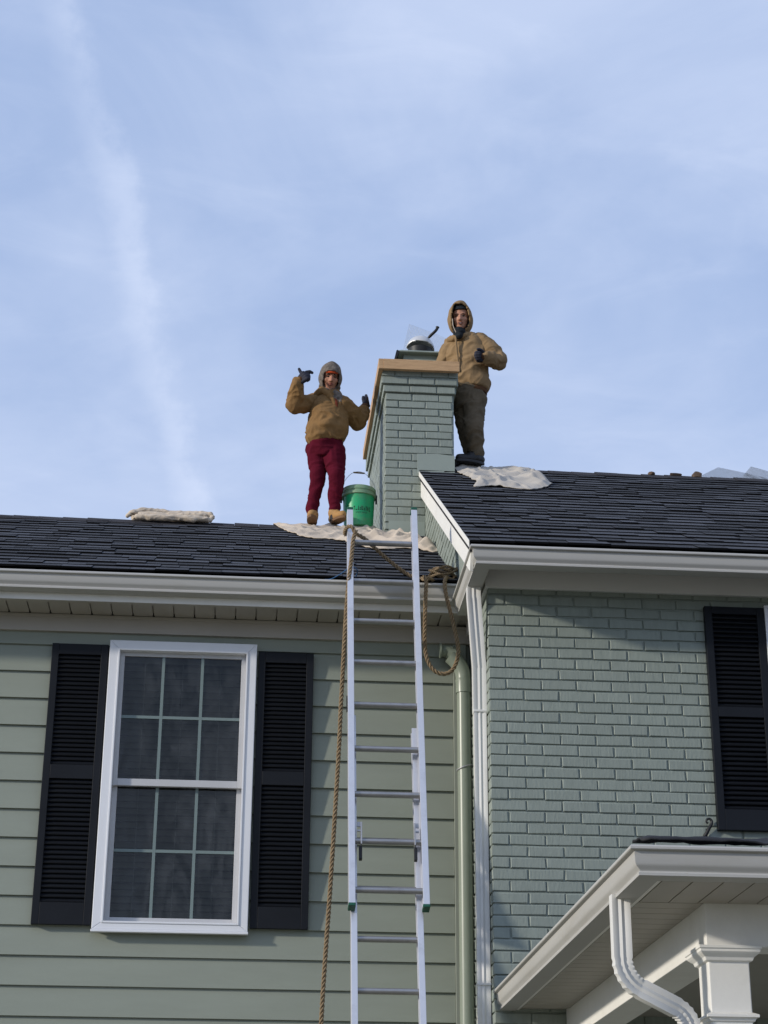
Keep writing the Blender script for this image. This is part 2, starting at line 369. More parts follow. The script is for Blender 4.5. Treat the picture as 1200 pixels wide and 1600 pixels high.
# ---- front brick wall
RW = (3.20, 4.15, 4.03, 5.48)     # right window rough casing x0,x1,z0,z1
bw = MB()
bw.box(XW + 0.002, RW[0] + 0.05, YB + 0.0, YB + 0.2, 0, 5.62); bw.box(RW[1] - 0.05, 8.0, YB, YB + 0.2, 0, 5.62)
bw.box(RW[0] + 0.05, RW[1] - 0.05, YB, YB + 0.2, 0, RW[2] + 0.05); bw.box(RW[0] + 0.05, RW[1] - 0.05, YB, YB + 0.2, RW[3] - 0.05, 5.62)
brick_wall = bw.build('brick_wall', 'mortar_paint', house)
fld = MB()
z_top = 5.447 + COURSE * 1
z_start = 5.447 - COURSE * 38
seen = lambda p: (p.z > 3.16) and p.x < 2.84 or (p.x < 1.75 and p.z > 2.9)
notwin = lambda p, w: not (p.x + w > RW[0] + 0.02 and p.x < RW[1] - 0.02 and RW[2] - 0.02 < p.z < RW[3])
N = lay_bricks(brick_wall, (XW - 0.0075, YB, z_start), (1, 0, 0), (0, -1, 0), 4.2, z_start, 5.447 + COURSE * 1.5, start_half=True, limit=seen, field=fld, keep=notwin)
stuff(fld.build('brick_field', 'brick_paint', brick_wall))
# ---- side (gable) return of the brick wing
gw = MB(); gw.box(XW, XW + 0.2, YB + 0.003, 16.2, 0, 5.64)
gable_wall = gw.build('side_wall', 'mortar_paint', house)
lay_bricks(gable_wall, (XW, 10.602 + PITCH * 4, 2.806), (0, -1, 0), (-1, 0, 0), PITCH * 4 - 0.020, 2.806, 5.52, start_half=True)
XG = 1.372           # the gable above the lower roof stands proud of the wall below
gw = MB(); z_g = lambda y: ZR_LIP + SR * (y - Y_LIP_R) - 0.075
gw.prism([(10.27, 5.685), (13.163, 5.685), (13.163, z_g(13.163)), (10.27, z_g(10.27))], 'x', XG, XG + 0.3)
upper_gable = gw.build('gable_wall', 'mortar_paint', house)
lay_bricks(upper_gable, (XG, 13.16, 5.70), (0, -1, 0), (-1, 0, 0), PITCH * 9.2, 5.70, 7.4, start_half=True,
           keep=lambda p, w: p.z + COURSE < z_g(p.y - w) - 0.01 and p.z + COURSE > roofz_l(0, p.y - w) - 0.05)

# ---- lap siding
LW = (-0.867, 0.085, 3.573, 5.431)
sw = MB(); sw.box(-6, LW[0] + 0.06, YL, YL + 0.15, 0, 5.7); sw.box(LW[1] - 0.06, XW - 0.003, YL, YL + 0.15, 0, 5.7)
sw.box(LW[0] + 0.06, LW[1] - 0.06, YL, YL + 0.15, 0, LW[2] + 0.05); sw.box(LW[0] + 0.06, LW[1] - 0.06, YL, YL + 0.15, LW[3] - 0.05, 5.7)
siding_wall = sw.build('siding_wall', 'siding_paint', house)
EXPO = 0.1803; k = -1; zb = 5.403 + EXPO
while zb > 0.1:
    zt = min(zb + EXPO + 0.02, 5.62)
    segs = [(-6, 1.374)]
    if zb < LW[3] and zb + EXPO > LW[2] + 0.0: segs = [(-6, LW[0] + 0.02), (LW[1] - 0.02, 1.374)]
    segs = [(a, b, zb, zt) for a, b in segs]
    if len(segs) == 2 and zt > LW[3]: segs.append((LW[0] + 0.021, LW[1] - 0.021, LW[3] - 0.01, zt))
    if len(segs) == 2 and zb < LW[2]: segs.append((LW[0] + 0.021, LW[1] - 0.021, zb, LW[2] + 0.01))
    y_low = YL - 0.032; y_up = YL - 0.008
    yw = lambda z: y_low + (y_up - 0.003 - y_low) * (z - zb) / (zt - zb)
    def lap(m, a, b, z0, z1): m.prism([(yw(z0), z0), (yw(z0) + 0.010, z0 - 0.001), (YL - 0.004, z1), (yw(z1), z1)], 'x', a, b)
    if len(segs) == 3:
        m = MB(); xs = (segs[0][1], segs[1][0]); lap(m, segs[0][0], xs[0], zb, zt); lap(m, xs[0], xs[1], segs[2][2], segs[2][3]); lap(m, xs[1], segs[1][1], zb, zt)
        m.build('siding_board', 'siding_paint', siding_wall)
    else:
        for a, b, z0, z1 in segs:
            m = MB(); lap(m, a, b, z0, z1); m.build('siding_board', 'siding_paint', siding_wall, bevel=0.0015)
    zb -= EXPO
m = MB(); m.box(1.375, 1.462, YL - 0.036, YL, 0, 5.49); m.build('corner_board', 'siding_paint', house, bevel=0.003)
# walls out of view that close the house
m = MB(); m.box(-6.2, -6.003, YL, 16.2, 0, 5.7); m.box(-6.2, 8.2, 16.2, 16.4, 0, 5.7); m.box(8.003, 8.2, YB, 16.2, 0, 5.7); m.build('rear_wall', 'siding_paint', house)

# ---- eaves on the siding side
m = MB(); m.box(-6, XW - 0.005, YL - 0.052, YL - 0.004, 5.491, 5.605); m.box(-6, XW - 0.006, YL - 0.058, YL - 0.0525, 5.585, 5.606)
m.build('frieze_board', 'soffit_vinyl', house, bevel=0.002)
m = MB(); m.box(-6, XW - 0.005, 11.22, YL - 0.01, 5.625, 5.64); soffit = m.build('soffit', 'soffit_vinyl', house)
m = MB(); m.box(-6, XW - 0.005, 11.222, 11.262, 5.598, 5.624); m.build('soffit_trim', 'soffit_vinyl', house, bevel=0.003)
pw = 0.1335; x = -2.6
sp = MB(); sp.box(0.004, pw - 0.004, 11.263, YL - 0.054, 5.609, 5.6245); spm = sp.mesh('soffit_panel'); spm.materials.append(MATS['soffit_vinyl'])
vent_m = MB(); vent_m.box(-0.007, 0.007, YL - 0.075, YL - 0.0585, 5.6075, 5.6248); vent_m = vent_m.mesh('vent_slot'); vent_m.materials.append(MATS['black_iron'])
while x < XW - 0.14:
    piece('soffit_panel', spm, soffit, Matrix.Translation((x, 0, 0))); piece('vent_slot', vent_m, soffit, Matrix.Translation((x, 0, 0))); x += pw
m = MB(); m.box(-6, XRAKE + 0.12, 11.2165, 11.2195, 5.6, 5.765); m.build('fascia', 'trim_paint', house)
KG = [(0.0, 0.108), (0.0, 0.0), (0.082, 0.0), (0.089, 0.003), (0.090, 0.013), (0.084, 0.020), (0.087, 0.026), (0.098, 0.036), (0.104, 0.046), (0.107, 0.090), (0.111, 0.093), (0.122, 0.094), (0.125, 0.097), (0.125, 0.105), (0.120, 0.112), (0.112, 0.112)]
def rev(path): return path[::-1]
sweep([(1.366, 11.2155), (-6, 11.2155)], [(o, z) for o, z in KG], ZL_LIP - 0.112, 'gutter', 'gutter_paint', house)
# ---- eaves on the brick side: gutter turns the corner and returns along the gable
sweep([(1.442, 11.083), (1.442, 10.245), (8, 10.245)], [(-o, z) for o, z in KG], ZR_LIP - 0.112, 'gutter', 'gutter_paint', house)
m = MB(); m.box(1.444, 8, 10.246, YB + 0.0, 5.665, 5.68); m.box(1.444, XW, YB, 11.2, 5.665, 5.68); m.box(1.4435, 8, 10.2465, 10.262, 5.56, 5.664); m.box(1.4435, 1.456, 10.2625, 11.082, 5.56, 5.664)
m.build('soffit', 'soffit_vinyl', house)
m = MB(); m.box(1.463, 8, YB - 0.034, YB - 0.001, 5.545, 5.664); m.box(1.463, XW - 0.001, YB - 0.0005, 11.5, 5.545, 5.664); m.build('frieze_board', 'white_trim', house, bevel=0.002)

# ---- roofs
def shingle_mesh(seed):
    rnd = random.Random(seed); mb = MB(); mb.add(
        [(0, 0, 0.0), (1, 0, 0.0), (1, 0.20, -0.004), (0, 0.20, -0.004), (0.0, rnd.uniform(-.004, .004), 0.0115), (1, rnd.uniform(-.004, .004), 0.0115), (1, 0.20, 0.0), (0, 0.20, 0.0)],
        [(0, 3, 2, 1), (4, 5, 6, 7), (0, 1, 5, 4), (1, 2, 6, 5), (2, 3, 7, 6), (3, 0, 4, 7)])
    me = mb.mesh('shingle'); me.materials.append(MATS['shingle']); me.materials.append(MATS['shingle_edge'])
    for q in me.polygons:
        if abs(q.normal.z) < 0.7: q.material_index = 1
    return me
SHM = [shingle_mesh(s) for s in range(4)]
def shingle_roof(roof, x0, x1, vis, y_lip, z_lip, slope, lo, quota=300):
    """courses from the eave up; the lowest courses in view become pieces, the others one field"""
    ang = math.atan(slope); ca, sa = math.cos(ang), math.sin(ang); fld = MB(); cnt = 0
    total = (RIDGE_Y - y_lip) / ca; e = 0.140; s = lo; r = 0
    while s < total - 0.06:
        x = x0 + random.uniform(-0.1, 0.0); e_here = e
        while x < x1:
            w = random.choice((0.10, 0.14, 0.17, 0.2, 0.24, 0.28, 0.34)) * random.uniform(0.85, 1.15)
            a, b = max(x, x0), min(x + w - 0.003, x1)
            if b - a > 0.02:
                lift = random.choice((0.0, 0.0, 0.0015, 0.0035)); ds = random.uniform(-0.004, 0.004)
                L = min(0.20, total - s + 0.0)
                m = Matrix(((1, 0, 0, a), (0, ca, -sa, y_lip + (s + ds) * ca - sa * (0.006 + lift)), (0, sa, ca, z_lip + (s + ds) * sa + ca * (0.006 + lift)), (0, 0, 0, 1))) @ Matrix.Diagonal((b - a, L / 0.20, 1 + lift * 60, 1))
                if cnt < quota and a > vis[0] and b < vis[1]:
                    piece('shingle', random.choice(SHM), roof, m); cnt += 1
                else:
                    me = random.choice(SHM); fld.add([m @ v.co for v in me.vertices], [tuple(q.vertices) for q in me.polygons])
            x += w
        s += e_here; r += 1
    o = stuff(fld.build('shingle_field', 'shingle', roof)); o.data.materials.append(MATS['shingle_edge'])
    for q in o.data.polygons:
        k = q.index % 6
        if k in (2, 3, 5): q.material_index = 1
    return cnt
def ridge_caps(roof, x0, x1, z, slope, material='ridge_cap'):
    mb = MB(); w = 0.13; zz = 0.030
    mb.add([(0, -w, -w * slope + 0.016), (0, 0, 0.016), (0, w, -w * slope + 0.016), (1, -w, -w * slope + 0.016), (1, 0, 0.016), (1, w, -w * slope + 0.016),
            (0, -w, -w * slope + 0.024), (0, 0, 0.028), (0, w, -w * slope + 0.024), (1, -w, -w * slope + 0.020), (1, 0, 0.024), (1, w, -w * slope + 0.020)],
           [(6, 9, 10, 7), (7, 10, 11, 8), (0, 1, 4, 3), (1, 2, 5, 4), (0, 3, 9, 6), (2, 8, 11, 5), (0, 6, 7, 1), (1, 7, 8, 2), (3, 4, 10, 9), (4, 5, 11, 10)])
    me = mb.mesh('ridge_cap'); me.materials.append(MATS[material]); x = x0
    while x < x1 - 0.05:
        w_ = min(0.19, x1 - x); piece('ridge_cap', me, roof, Matrix.Translation((x, RIDGE_Y, z + random.uniform(-0.003, 0.003))) @ Matrix.Diagonal((w_ - 0.002, 1, 1, 1))); x += 0.19
def deck(x0, x1, y_lip, z_lip, slope, name):
    zr = z_lip + slope * (RIDGE_Y - y_lip); yb = 2 * RIDGE_Y - y_lip; t = 0.05; d = -0.012
    m = MB(); m.prism([(y_lip + 0.05, z_lip + 0.05 * slope + d), (RIDGE_Y, zr + d), (yb - 0.05, z_lip + 0.05 * slope + d), (yb - 0.05, z_lip + 0.05 * slope + d - t), (RIDGE_Y, zr + d - t), (y_lip + 0.05, z_lip + 0.05 * slope + d - t)], 'x', x0, x1)
    return m.build(name, 'roof_deck', house)
roof_l = deck(-6, XW - 0.004, Y_LIP_L, ZL_LIP, SL, 'roof')
shingle_roof(roof_l, -6, XW - 0.006, (-2.15, XW), Y_LIP_L, ZL_LIP, SL, 0.035)
ridge_caps(roof_l, -2.2, 1.03, ZRIDGE_L, SL)
roof_r = deck(XRAKE + 0.004, 8, Y_LIP_R, ZR_LIP, SR, 'roof')
shingle_roof(roof_r, XRAKE, 8, (XRAKE - 0.01, 4.35), Y_LIP_R, ZR_LIP, SR, 0.035)
ridge_caps(roof_r, 1.62, 4.6, ZRIDGE_R, SR)
# rake board and drip edge along the gable
m = MB(); y0, y1 = 10.20, 13.166
z_at = lambda y: ZR_LIP + SR * (y - Y_LIP_R)
m.prism([(y0, z_at(y0) - 0.02), (y1, z_at(y1) - 0.02), (y1, z_at(y1) - 0.205), (y0 + 0.06, z_at(y0 + 0.06) - 0.205), (y0, 5.66)], 'x', XRAKE + 0.012, XRAKE + 0.034)
rb = m.build('rake_board', 'trim_paint', house, bevel=0.002)
m = MB(); m.prism([(y0 - 0.04, z_at(y0 - 0.04) + 0.014), (y1, z_at(y1) + 0.014), (y1, z_at(y1) - 0.030), (y0 - 0.04, z_at(y0 - 0.04) - 0.030)], 'x', XRAKE - 0.004, XRAKE - 0.0005)
m.build('drip_edge', 'trim_paint', rb)
m = MB(); m.prism([(y0 + 0.1, z_at(y0 + 0.1) - 0.21), (y1, z_at(y1) - 0.21), (y1, z_at(y1) - 0.195), (y0 + 0.1, z_at(y0 + 0.1) - 0.195)], 'x', XRAKE + 0.0345, XG - 0.010)
m.build('rake_soffit', 'soffit_vinyl', house)

# ---- downspouts
def spout(path, w, d, name, parent, material, elbows=(), per=1, facing=Vector((0, -1, 0)), ribs=()):
    """ribbed rectangular pipe along a path; facing = direction of its broad front"""
    sec = []
    for k in range(7):                                   # corrugated front
        x = -w / 2 + w * k / 6; sec.append((x, d / 2 - (0.005 if k in (2, 4) else 0.0)))
    for k in range(5): sec.append((w / 2 - 0.001, d / 2 - d * (k + 1) / 5 + 0.001))
    sec += [(w / 6, -d / 2), (-w / 6, -d / 2), (-w / 2, -d / 2), (-w / 2, -d / 6), (-w / 2, d / 6)]
    P = [Vector(p) for p in path]; rings = []
    for i, p in enumerate(P):
        t = (P[min(i + 1, len(P) - 1)] - P[max(i - 1, 0)]).normalized()
        f = (facing - t * facing.dot(t)).normalized(); u = f.cross(t).normalized()
        s = 1.0 - (0.10 if (i in ribs) else 0)
        rings.append([p + u * a * s + f * b * s for a, b in sec])
    mb = MB(); mb.loft(rings); o = mb.build(name, material, parent, smooth=30); return o
ds = spout([(1.392, 10.58, 5.545), (1.392, 10.58, 5.48), (1.438, 10.715, 5.07), (1.438, 10.715, 4.78)], 0.082, 0.056, 'downspout', house, 'downspout_paint')
spout([(1.438, 10.715, 4.795), (1.438, 10.715, 0.2)], 0.076, 0.052, 'lower_pipe', ds, 'downspout_paint')
m = MB()
for z in (4.79, 3.17): m.box(1.397, 1.479, 10.684, 10.746, z - 0.006, z + 0.008)
for z in (3.6,): m.box(1.398, 1.489, 10.74, 10.748, z - 0.012, z + 0.012)
m.build('band', 'downspout_paint', ds, bevel=0.002)

# ---- green vent pipe
px, py = 1.432, 11.43
m = MB(); m.tube([(px, py, 0.1), (px, py, 5.13)], 0.046, 24); pipe = m.build('vent_pipe', 'pvc_green', house, smooth=40)
m = MB(); m.tube([(px, py, 5.125), (px, py, 5.20), (px - 0.006, py, 5.225)], 0.052, 24)
m.tube(curve_pts([(px, py, 5.21), (px - 0.008, py, 5.27), (px - 0.04, py, 5.33), (px - 0.085, py, 5.375)], 5), [0.05] * 16, 24)
m.tube([(px - 0.05, py, 5.385), (px - 0.10, py, 5.405)], 0.042, 24); m.build('elbow', 'pvc_green', pipe, smooth=40)
m = MB(); m.tube([(1.275, py, 5.413), (1.285, py, 5.413)], 0.050, 24); m.tube([(1.284, py, 5.413), (1.36, py, 5.413)], 0.037, 24); m.build('end_cap', 'pvc_green', pipe, smooth=40)
m = MB()
for z, a in ((4.63, 0.05), (3.0, 0.0)):
    m.tube([(px + 0.049 * math.cos(2 * math.pi * k / 24), py + 0.049 * math.sin(2 * math.pi * k / 24), z + a * 0.35 * math.cos(2 * math.pi * k / 24)) for k in range(24)], 0.0055, 6, closed=True)
    m.box(px + 0.045, 1.489, py - 0.008, py + 0.0, z - 0.006 + a * .3, z + 0.006 + a * .3)
m.build('pipe_strap', 'lock_steel', pipe, smooth=60)

# ---- windows
def make_window(x0, x1, z0, z1, yf, c=0.068):
    """casing x0..x1, z0..z1; yf = front of the casing"""
    m = MB(); m.prism([(x0, z0), (x1, z0), (x1 - c, z0 + c * .75), (x0 + c, z0 + c * .75)], 'y', yf, yf + 0.09)
    m.prism([(x0, z1), (x0 + c, z1 - c), (x1 - c, z1 - c), (x1, z1)], 'y', yf, yf + 0.09)
    m.prism([(x0, z0), (x0 + c, z0 + c * .75), (x0 + c, z1 - c), (x0, z1)], 'y', yf, yf + 0.09)
    m.prism([(x1, z0), (x1, z1), (x1 - c, z1 - c), (x1 - c, z0 + c * .75)], 'y', yf, yf + 0.09)
    win = m.build('window', 'white_vinyl', house, bevel=0.004)
    m = MB(); m.box(x0 - 0.004, x1 + 0.004, yf - 0.008, yf + 0.03, z0 - 0.016, z0 - 0.0005); m.build('sill', 'white_vinyl', win, bevel=0.003)
    m = MB(); e = 0.012                                                     # raised inner bead of the casing
    xa, xb, za, zb = x0 + c, x1 - c, z0 + c * .75, z1 - c
    m.box(xa - e, xa, yf - 0.006, yf - 0.0003, za - e, zb + e); m.box(xb, xb + e, yf - 0.006, yf - 0.0003, za - e, zb + e)
    m.box(xa + .0003, xb - .0003, yf - 0.006, yf - 0.0003, zb, zb + e); m.box(xa + .0003, xb - .0003, yf - 0.006, yf - 0.0003, za - e, za); m.build('bead', 'white_vinyl', win, bevel=0.002)
    zm = za + (zb - za) * 0.503
    for (a, b, ys, nm, st) in ((zm - 0.018, zb, yf + 0.040, 'upper_sash', 0.030), (za, zm + 0.02, yf + 0.074, 'lower_sash', 0.032)):
        m = MB(); br = 0.045 if nm == 'upper_sash' else 0.036; tr = 0.026
        m.box(xa, xa + st, ys, ys + 0.032, a, b); m.box(xb - st, xb, ys, ys + 0.032, a, b)
        m.box(xa + st, xb - st, ys + .0004, ys + 0.032, a, a + br); m.box(xa + st, xb - st, ys + .0004, ys + 0.032, b - tr, b)
        sash = m.build(nm, 'sash_vinyl', win, bevel=0.002)
        ga, gb = a + br, b - tr; wx0, wx1 = xa + st, xb - st
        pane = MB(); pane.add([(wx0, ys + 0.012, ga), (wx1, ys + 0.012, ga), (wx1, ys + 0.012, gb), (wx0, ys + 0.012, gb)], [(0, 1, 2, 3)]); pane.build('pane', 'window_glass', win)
        for i in (1, 2):
            xx = wx0 + (wx1 - wx0) * i / 3; mm = MB(); mm.box(xx - 0.0095, xx + 0.0095, ys + 0.004, ys + 0.0115, ga, gb); mm.build('muntin', 'muntin_grey', win)
        zz = (ga + gb) / 2 ; mm = MB(); mm.box(wx0, wx1, ys + 0.0045, ys + 0.0112, zz - 0.0095, zz + 0.0095); mm.build('muntin', 'muntin_grey', win)
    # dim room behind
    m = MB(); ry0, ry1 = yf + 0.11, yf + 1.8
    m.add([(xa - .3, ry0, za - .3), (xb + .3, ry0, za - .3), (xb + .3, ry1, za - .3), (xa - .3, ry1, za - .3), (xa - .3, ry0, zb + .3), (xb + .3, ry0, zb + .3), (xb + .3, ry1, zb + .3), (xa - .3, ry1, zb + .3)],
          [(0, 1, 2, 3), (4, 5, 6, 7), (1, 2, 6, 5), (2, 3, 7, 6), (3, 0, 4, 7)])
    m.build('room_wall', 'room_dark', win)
    return win, (xa, xb, za, zb, yf + 0.135)
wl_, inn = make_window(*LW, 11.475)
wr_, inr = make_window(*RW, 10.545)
def make_blind(inn, label):
    xa, xb, za, zb, yb = inn
    b = thing('venetian_blind', label, 'blind', ((xa + xb) / 2, yb, zb), 'venetian blinds behind the windows')
    m = MB(); m.box(xa + 0.01, xb - 0.01, yb - 0.02, yb + 0.03, zb - 0.05, zb - 0.005); m.build('head_rail', 'blind_white', b)
    sl = MB(); n = 6; top = []; 
    for k in range(n + 1):
        u = -0.024 + 0.048 * k / n; sl.v += [(xa + 0.015, yb + u * math.cos(0.65), -u * math.sin(0.65) + 0.004 * (1 - (u / 0.024) ** 2)), (xb - 0.015, yb + u * math.cos(0.65), -u * math.sin(0.65) + 0.004 * (1 - (u / 0.024) ** 2))]
    for k in range(n): sl.f.append((2 * k, 2 * k + 1, 2 * k + 3, 2 * k + 2))
    me = sl.mesh('slat'); me.materials.append(MATS['blind_white']); z = zb - 0.08
    while z > za + 0.03:
        piece('slat', me, b, Matrix.Translation((0, 0, z)) @ Matrix.Rotation(random.uniform(-0.003, 0.003), 4, 'Y')); z -= 0.043
    m = MB()
    for f in (0.2, 0.5, 0.8): x = xa + (xb - xa) * f; m.box(x - 0.0015, x + 0.0015, yb - 0.028, yb - 0.026, za + 0.03, zb - 0.05)
    m.build('ladder_cord', 'blind_white', b)
make_blind(inn, 'white slatted blind behind the window between two black shutters on lap siding')
make_blind(inr, 'white slatted blind behind the window beside the single shutter on brick')

# ---- shutters
def make_shutter(x0, x1, z0, z1, yf, yb, lab, fr=(0.04, 0.445, 0.495, 0.925)):
    h = z1 - z0; st = 0.046; m = MB()
    m.box(x0, x0 + st, yf, yb, z0, z1); m.box(x1 - st, x1, yf, yb, z0, z1)
    zs = [z1 - h * f for f in fr]
    m.box(x0 + st, x1 - st, yf + .0006, yb, zs[0], z1 - .0005); m.box(x0 + st, x1 - st, yf + .0006, yb, zs[2], zs[1]); m.box(x0 + st, x1 - st, yf + .0006, yb, z0 + .0005, zs[3])
    m.box(x0 + st, x1 - st, yb - 0.006, yb - 0.001, z0 + 0.05, z1 - 0.05)
    s = m.build('shutter', 'shutter_black', house, bevel=0.003); s['label'] = lab
    sl = MB(); sl.prism([(yf + 0.006, -0.006), (yf + 0.009, -0.013), (yb - 0.008, 0.010), (yb - 0.010, 0.016)], 'x', x0 + st - 0.002, x1 - st + 0.002)
    me = sl.mesh('slat'); me.materials.append(MATS['shutter_black'])
    for a, b in ((zs[1], zs[0]), (zs[3], zs[2])):
        n = max(1, round((b - a) / 0.0295)); p = (b - a) / n
        for k in range(n): piece('slat', me, s, Matrix.Translation((0, 0, a + p * (k + 0.5))))
    return s
make_shutter(-1.238, -0.876, 3.60, 5.404, 11.496, 11.532, 'black louvred shutter on the lap siding, far from the downspouts')
make_shutter(0.097, 0.456, 3.60, 5.388, 11.496, 11.532, 'black louvred shutter on the lap siding, beside the ladder')
make_shutter(2.823, 3.195, 4.065, 5.463, 10.548, 10.588, 'black louvred shutter on the painted brick', (0.035, 0.46, 0.505, 0.91))
# scroll-shaped shutter dog
sc = [(2.745, 10.575, 4.03), (2.757, 10.57, 4.05), (2.770, 10.566, 4.075), (2.786, 10.565, 4.10), (2.788, 10.565, 4.12), (2.775, 10.565, 4.133), (2.760, 10.565, 4.127), (2.757, 10.565, 4.112), (2.767, 10.565, 4.106)]
m = MB(); cp = curve_pts(sc, 5); m.tube(cp, [0.012 * (1 - 0.6 * i / len(cp)) for i in range(len(cp))], 8); m.box(2.738, 2.752, 10.57, 10.598, 4.022, 4.036)
m.build('shutter_dog', 'black_iron', house, smooth=60)

# ================================================================== chimney
CX0, CX1, CY0, CY1 = 1.057, 1.593, 13.17, 14.85
CC = 0.0655
m = MB(); m.box(CX0, CX1, CY0, CY1, 5.5, 8.15)
chimney = m.build('chimney', 'mortar_paint', house)
lay_bricks(chimney, (CX0 - 0.0075, CY0, 8.14 - CC * 23), (1, 0, 0), (0, -1, 0), CX1 - CX0 + 0.0075, 8.14 - CC * 23, 8.14, course=CC, start_half=False,
           keep=lambda p, w: (p.z > 6.93 and p.x < 1.49) or p.z > 7.42)
lay_bricks(chimney, (CX0, CY1, 8.14 - CC * 18), (0, -1, 0), (-1, 0, 0), CY1 - CY0 - 0.023, 8.14 - CC * 18, 8.14, course=CC, start_half=True)
m = MB()
for i, (o, za, zb) in enumerate(((0.017, 8.14, 8.14 + CC), (0.034, 8.14 + CC, 8.14 + 3 * CC))):
    m.box(CX0 - o, CX1 + o, CY0 - o, CY1 + o, za + 0.001, zb)
corbel = m.build('corbel', 'mortar_paint', chimney)
for o, z, n in ((0.017, 8.14, 1), (0.034, 8.14 + CC, 2)):
    for q in range(n):
        zz = z + CC * q
        lay_bricks(chimney, (CX0 - o - 0.0075, CY0 - o, zz), (1, 0, 0), (0, -1, 0), CX1 - CX0 + 2 * o + 0.0075, zz, zz + CC, course=CC, start_half=(q == 1))
        lay_bricks(chimney, (CX0 - o, CY1 + o, zz), (0, -1, 0), (-1, 0, 0), CY1 - CY0 + 2 * o - 0.023, zz, zz + CC, course=CC, start_half=(q == 0))
m = MB(); m.box(CX0 + 0.02, CX1 - 0.02, CY0 + 0.02, CY1 - 0.02, 8.3369, 8.36); m.build('crown', 'flue_paint', chimney)
m = MB()
m.prism([(1.30, 7.437), (1.597, 7.437), (1.597, 7.60), (1.46, 7.615), (1.30, 7.61)], 'y', CY0 - 0.0145, CY0 - 0.0105)
m.build('flashing', 'flashing', chimney, bevel=0.001)
m = MB(); m.box(1.078, XG - 0.012, CY0 - 0.0155, CY0 - 0.0115, 6.80, 7.03); m.build('flashing', 'flashing', chimney, bevel=0.001)
# flue with its flared metal plate and hooded cowl
FX0, FX1, FY0, FY1 = 1.235, 1.515, 13.62, 13.98
m = MB(); m.loft([[(FX0 - a, FY0 - a, z), (FX1 + a, FY0 - a, z), (FX1 + a, FY1 + a, z), (FX0 - a, FY1 + a, z)] for a, z in ((0.03, 8.35), (0.02, 8.60), (0.0, 8.735))])
m.build('flue', 'flue_paint', chimney, bevel=0.004)
m = MB(); m.loft([[(FX0 - a, FY0 - a, z), (FX1 + a, FY0 - a, z), (FX1 + a, FY1 + a, z), (FX0 - a, FY1 + a, z)] for a, z in ((0.055, 8.722), (0.058, 8.728), (0.02, 8.756), (-0.04, 8.768))])
plate = m.build('flue_plate', 'flue_paint', chimney)
m = MB()
for x, s in ((FX0 - 0.055, -1), (FX1 + 0.055, 1)):
    m.prism([(x, 8.735), (x + s * 0.012, 8.728), (x + s * 0.030, 8.645), (x + s * 0.018, 8.64), (x - s * 0.012, 8.715)], 'y', FY0 - 0.06, FY1 + 0.06)
m.build('plate_flap', 'black_iron', chimney)
# cowl: half dome shell, open towards the street
dc = Vector((1.386, 13.755, 8.845)); dr = 0.120; mb = MB(); nu, nv = 36, 16; idx = {}
tilt = Matrix.Rotation(R(16), 4, 'X') @ Matrix.Rotation(R(7), 4, 'Y')
for i in range(nv + 1):
    el = R(90 * i / nv)
    for k in range(nu):
        az = 2 * math.pi * k / nu; d = Vector((math.cos(el) * math.cos(az), math.cos(el) * math.sin(az), math.sin(el) * 1.0))
        idx[i, k] = len(mb.v); mb.v.append(tuple(dc + tilt @ (d * dr)))
for i in range(nv):
    for k in range(nu):
        c = Vector((math.cos(R(90 * (i + .5) / nv)) * math.cos(2 * math.pi * (k + .5) / nu), math.cos(R(90 * (i + .5) / nv)) * math.sin(2 * math.pi * (k + .5) / nu), math.sin(R(90 * (i + .5) / nv))))
        if c.y < -0.1 and c.z < 0.50 * math.sqrt(max(0, 1 - (c.x / 0.97) ** 2)): continue
        q = (idx[i, k], idx[i, (k + 1) % nu], idx[i + 1, (k + 1) % nu], idx[i + 1, k]); mb.f.append(q)
cowl = mb.build('cowl', 'galvanised', chimney, smooth=60); sm = cowl.modifiers.new('sheet', 'SOLIDIFY'); sm.thickness = 0.004
m = MB(); m.lathe((dc.x, dc.y, dc.z), [(0.10, -0.09), (0.104, -0.005), (0.102, -0.005), (0.001, -0.005)], 28); m.build('flue_throat', 'black_iron', chimney, smooth=40)
m = MB(); m.tube(curve_pts([(1.440, 13.74, 8.935), (1.470, 13.72, 8.965), (1.505, 13.70, 8.995), (1.522, 13.70, 9.02), (1.528, 13.70, 9.04)], 5), [0.010] * 4 + [0.0125] * 14 + [0.016] * 3, 12)
m.build('cowl_handle', 'black_iron', chimney, smooth=60)

# ================================================================== porch
PX, PY, PZ = 1.60, 6.914, 3.012      # back line of the porch gutters, bottom of gutter
sweep([(PX, YB - 0.012), (PX, PY), (6.5, PY)], [(-o, z) for o, z in KG], PZ, 'gutter', 'gutter_paint', house).data.name = 'porch_gutter'
m = MB(); m.box(PX + 0.001, 6.5, PY + 0.001, PY + 0.02, PZ + 0.005, PZ + 0.11); m.box(PX + 0.001, PX + 0.02, PY + 0.0205, YB - 0.012, PZ + 0.005, PZ + 0.11); m.build('fascia', 'trim_paint', house)
BX, BY = 1.889, 7.355
m = MB(); m.box(PX + 0.021, 6.5, PY + 0.021, BY - 0.001, PZ + 0.012, PZ + 0.03); m.box(PX + 0.021, BX - 0.001, BY - 0.0005, YB - 0.012, PZ + 0.012, PZ + 0.03); psoff = m.build('porch_soffit', 'soffit_vinyl', house)
pm = MB(); pm.box(PX + 0.022, BX - 0.002, 0.003, 0.117, PZ + 0.004, PZ + 0.0115); pm = pm.mesh('soffit_panel'); pm.materials.append(MATS['soffit_vinyl'])
y = 7.36
while y < YB - 0.14: piece('soffit_panel', pm, psoff, Matrix.Translation((0, y, 0))); y += 0.12
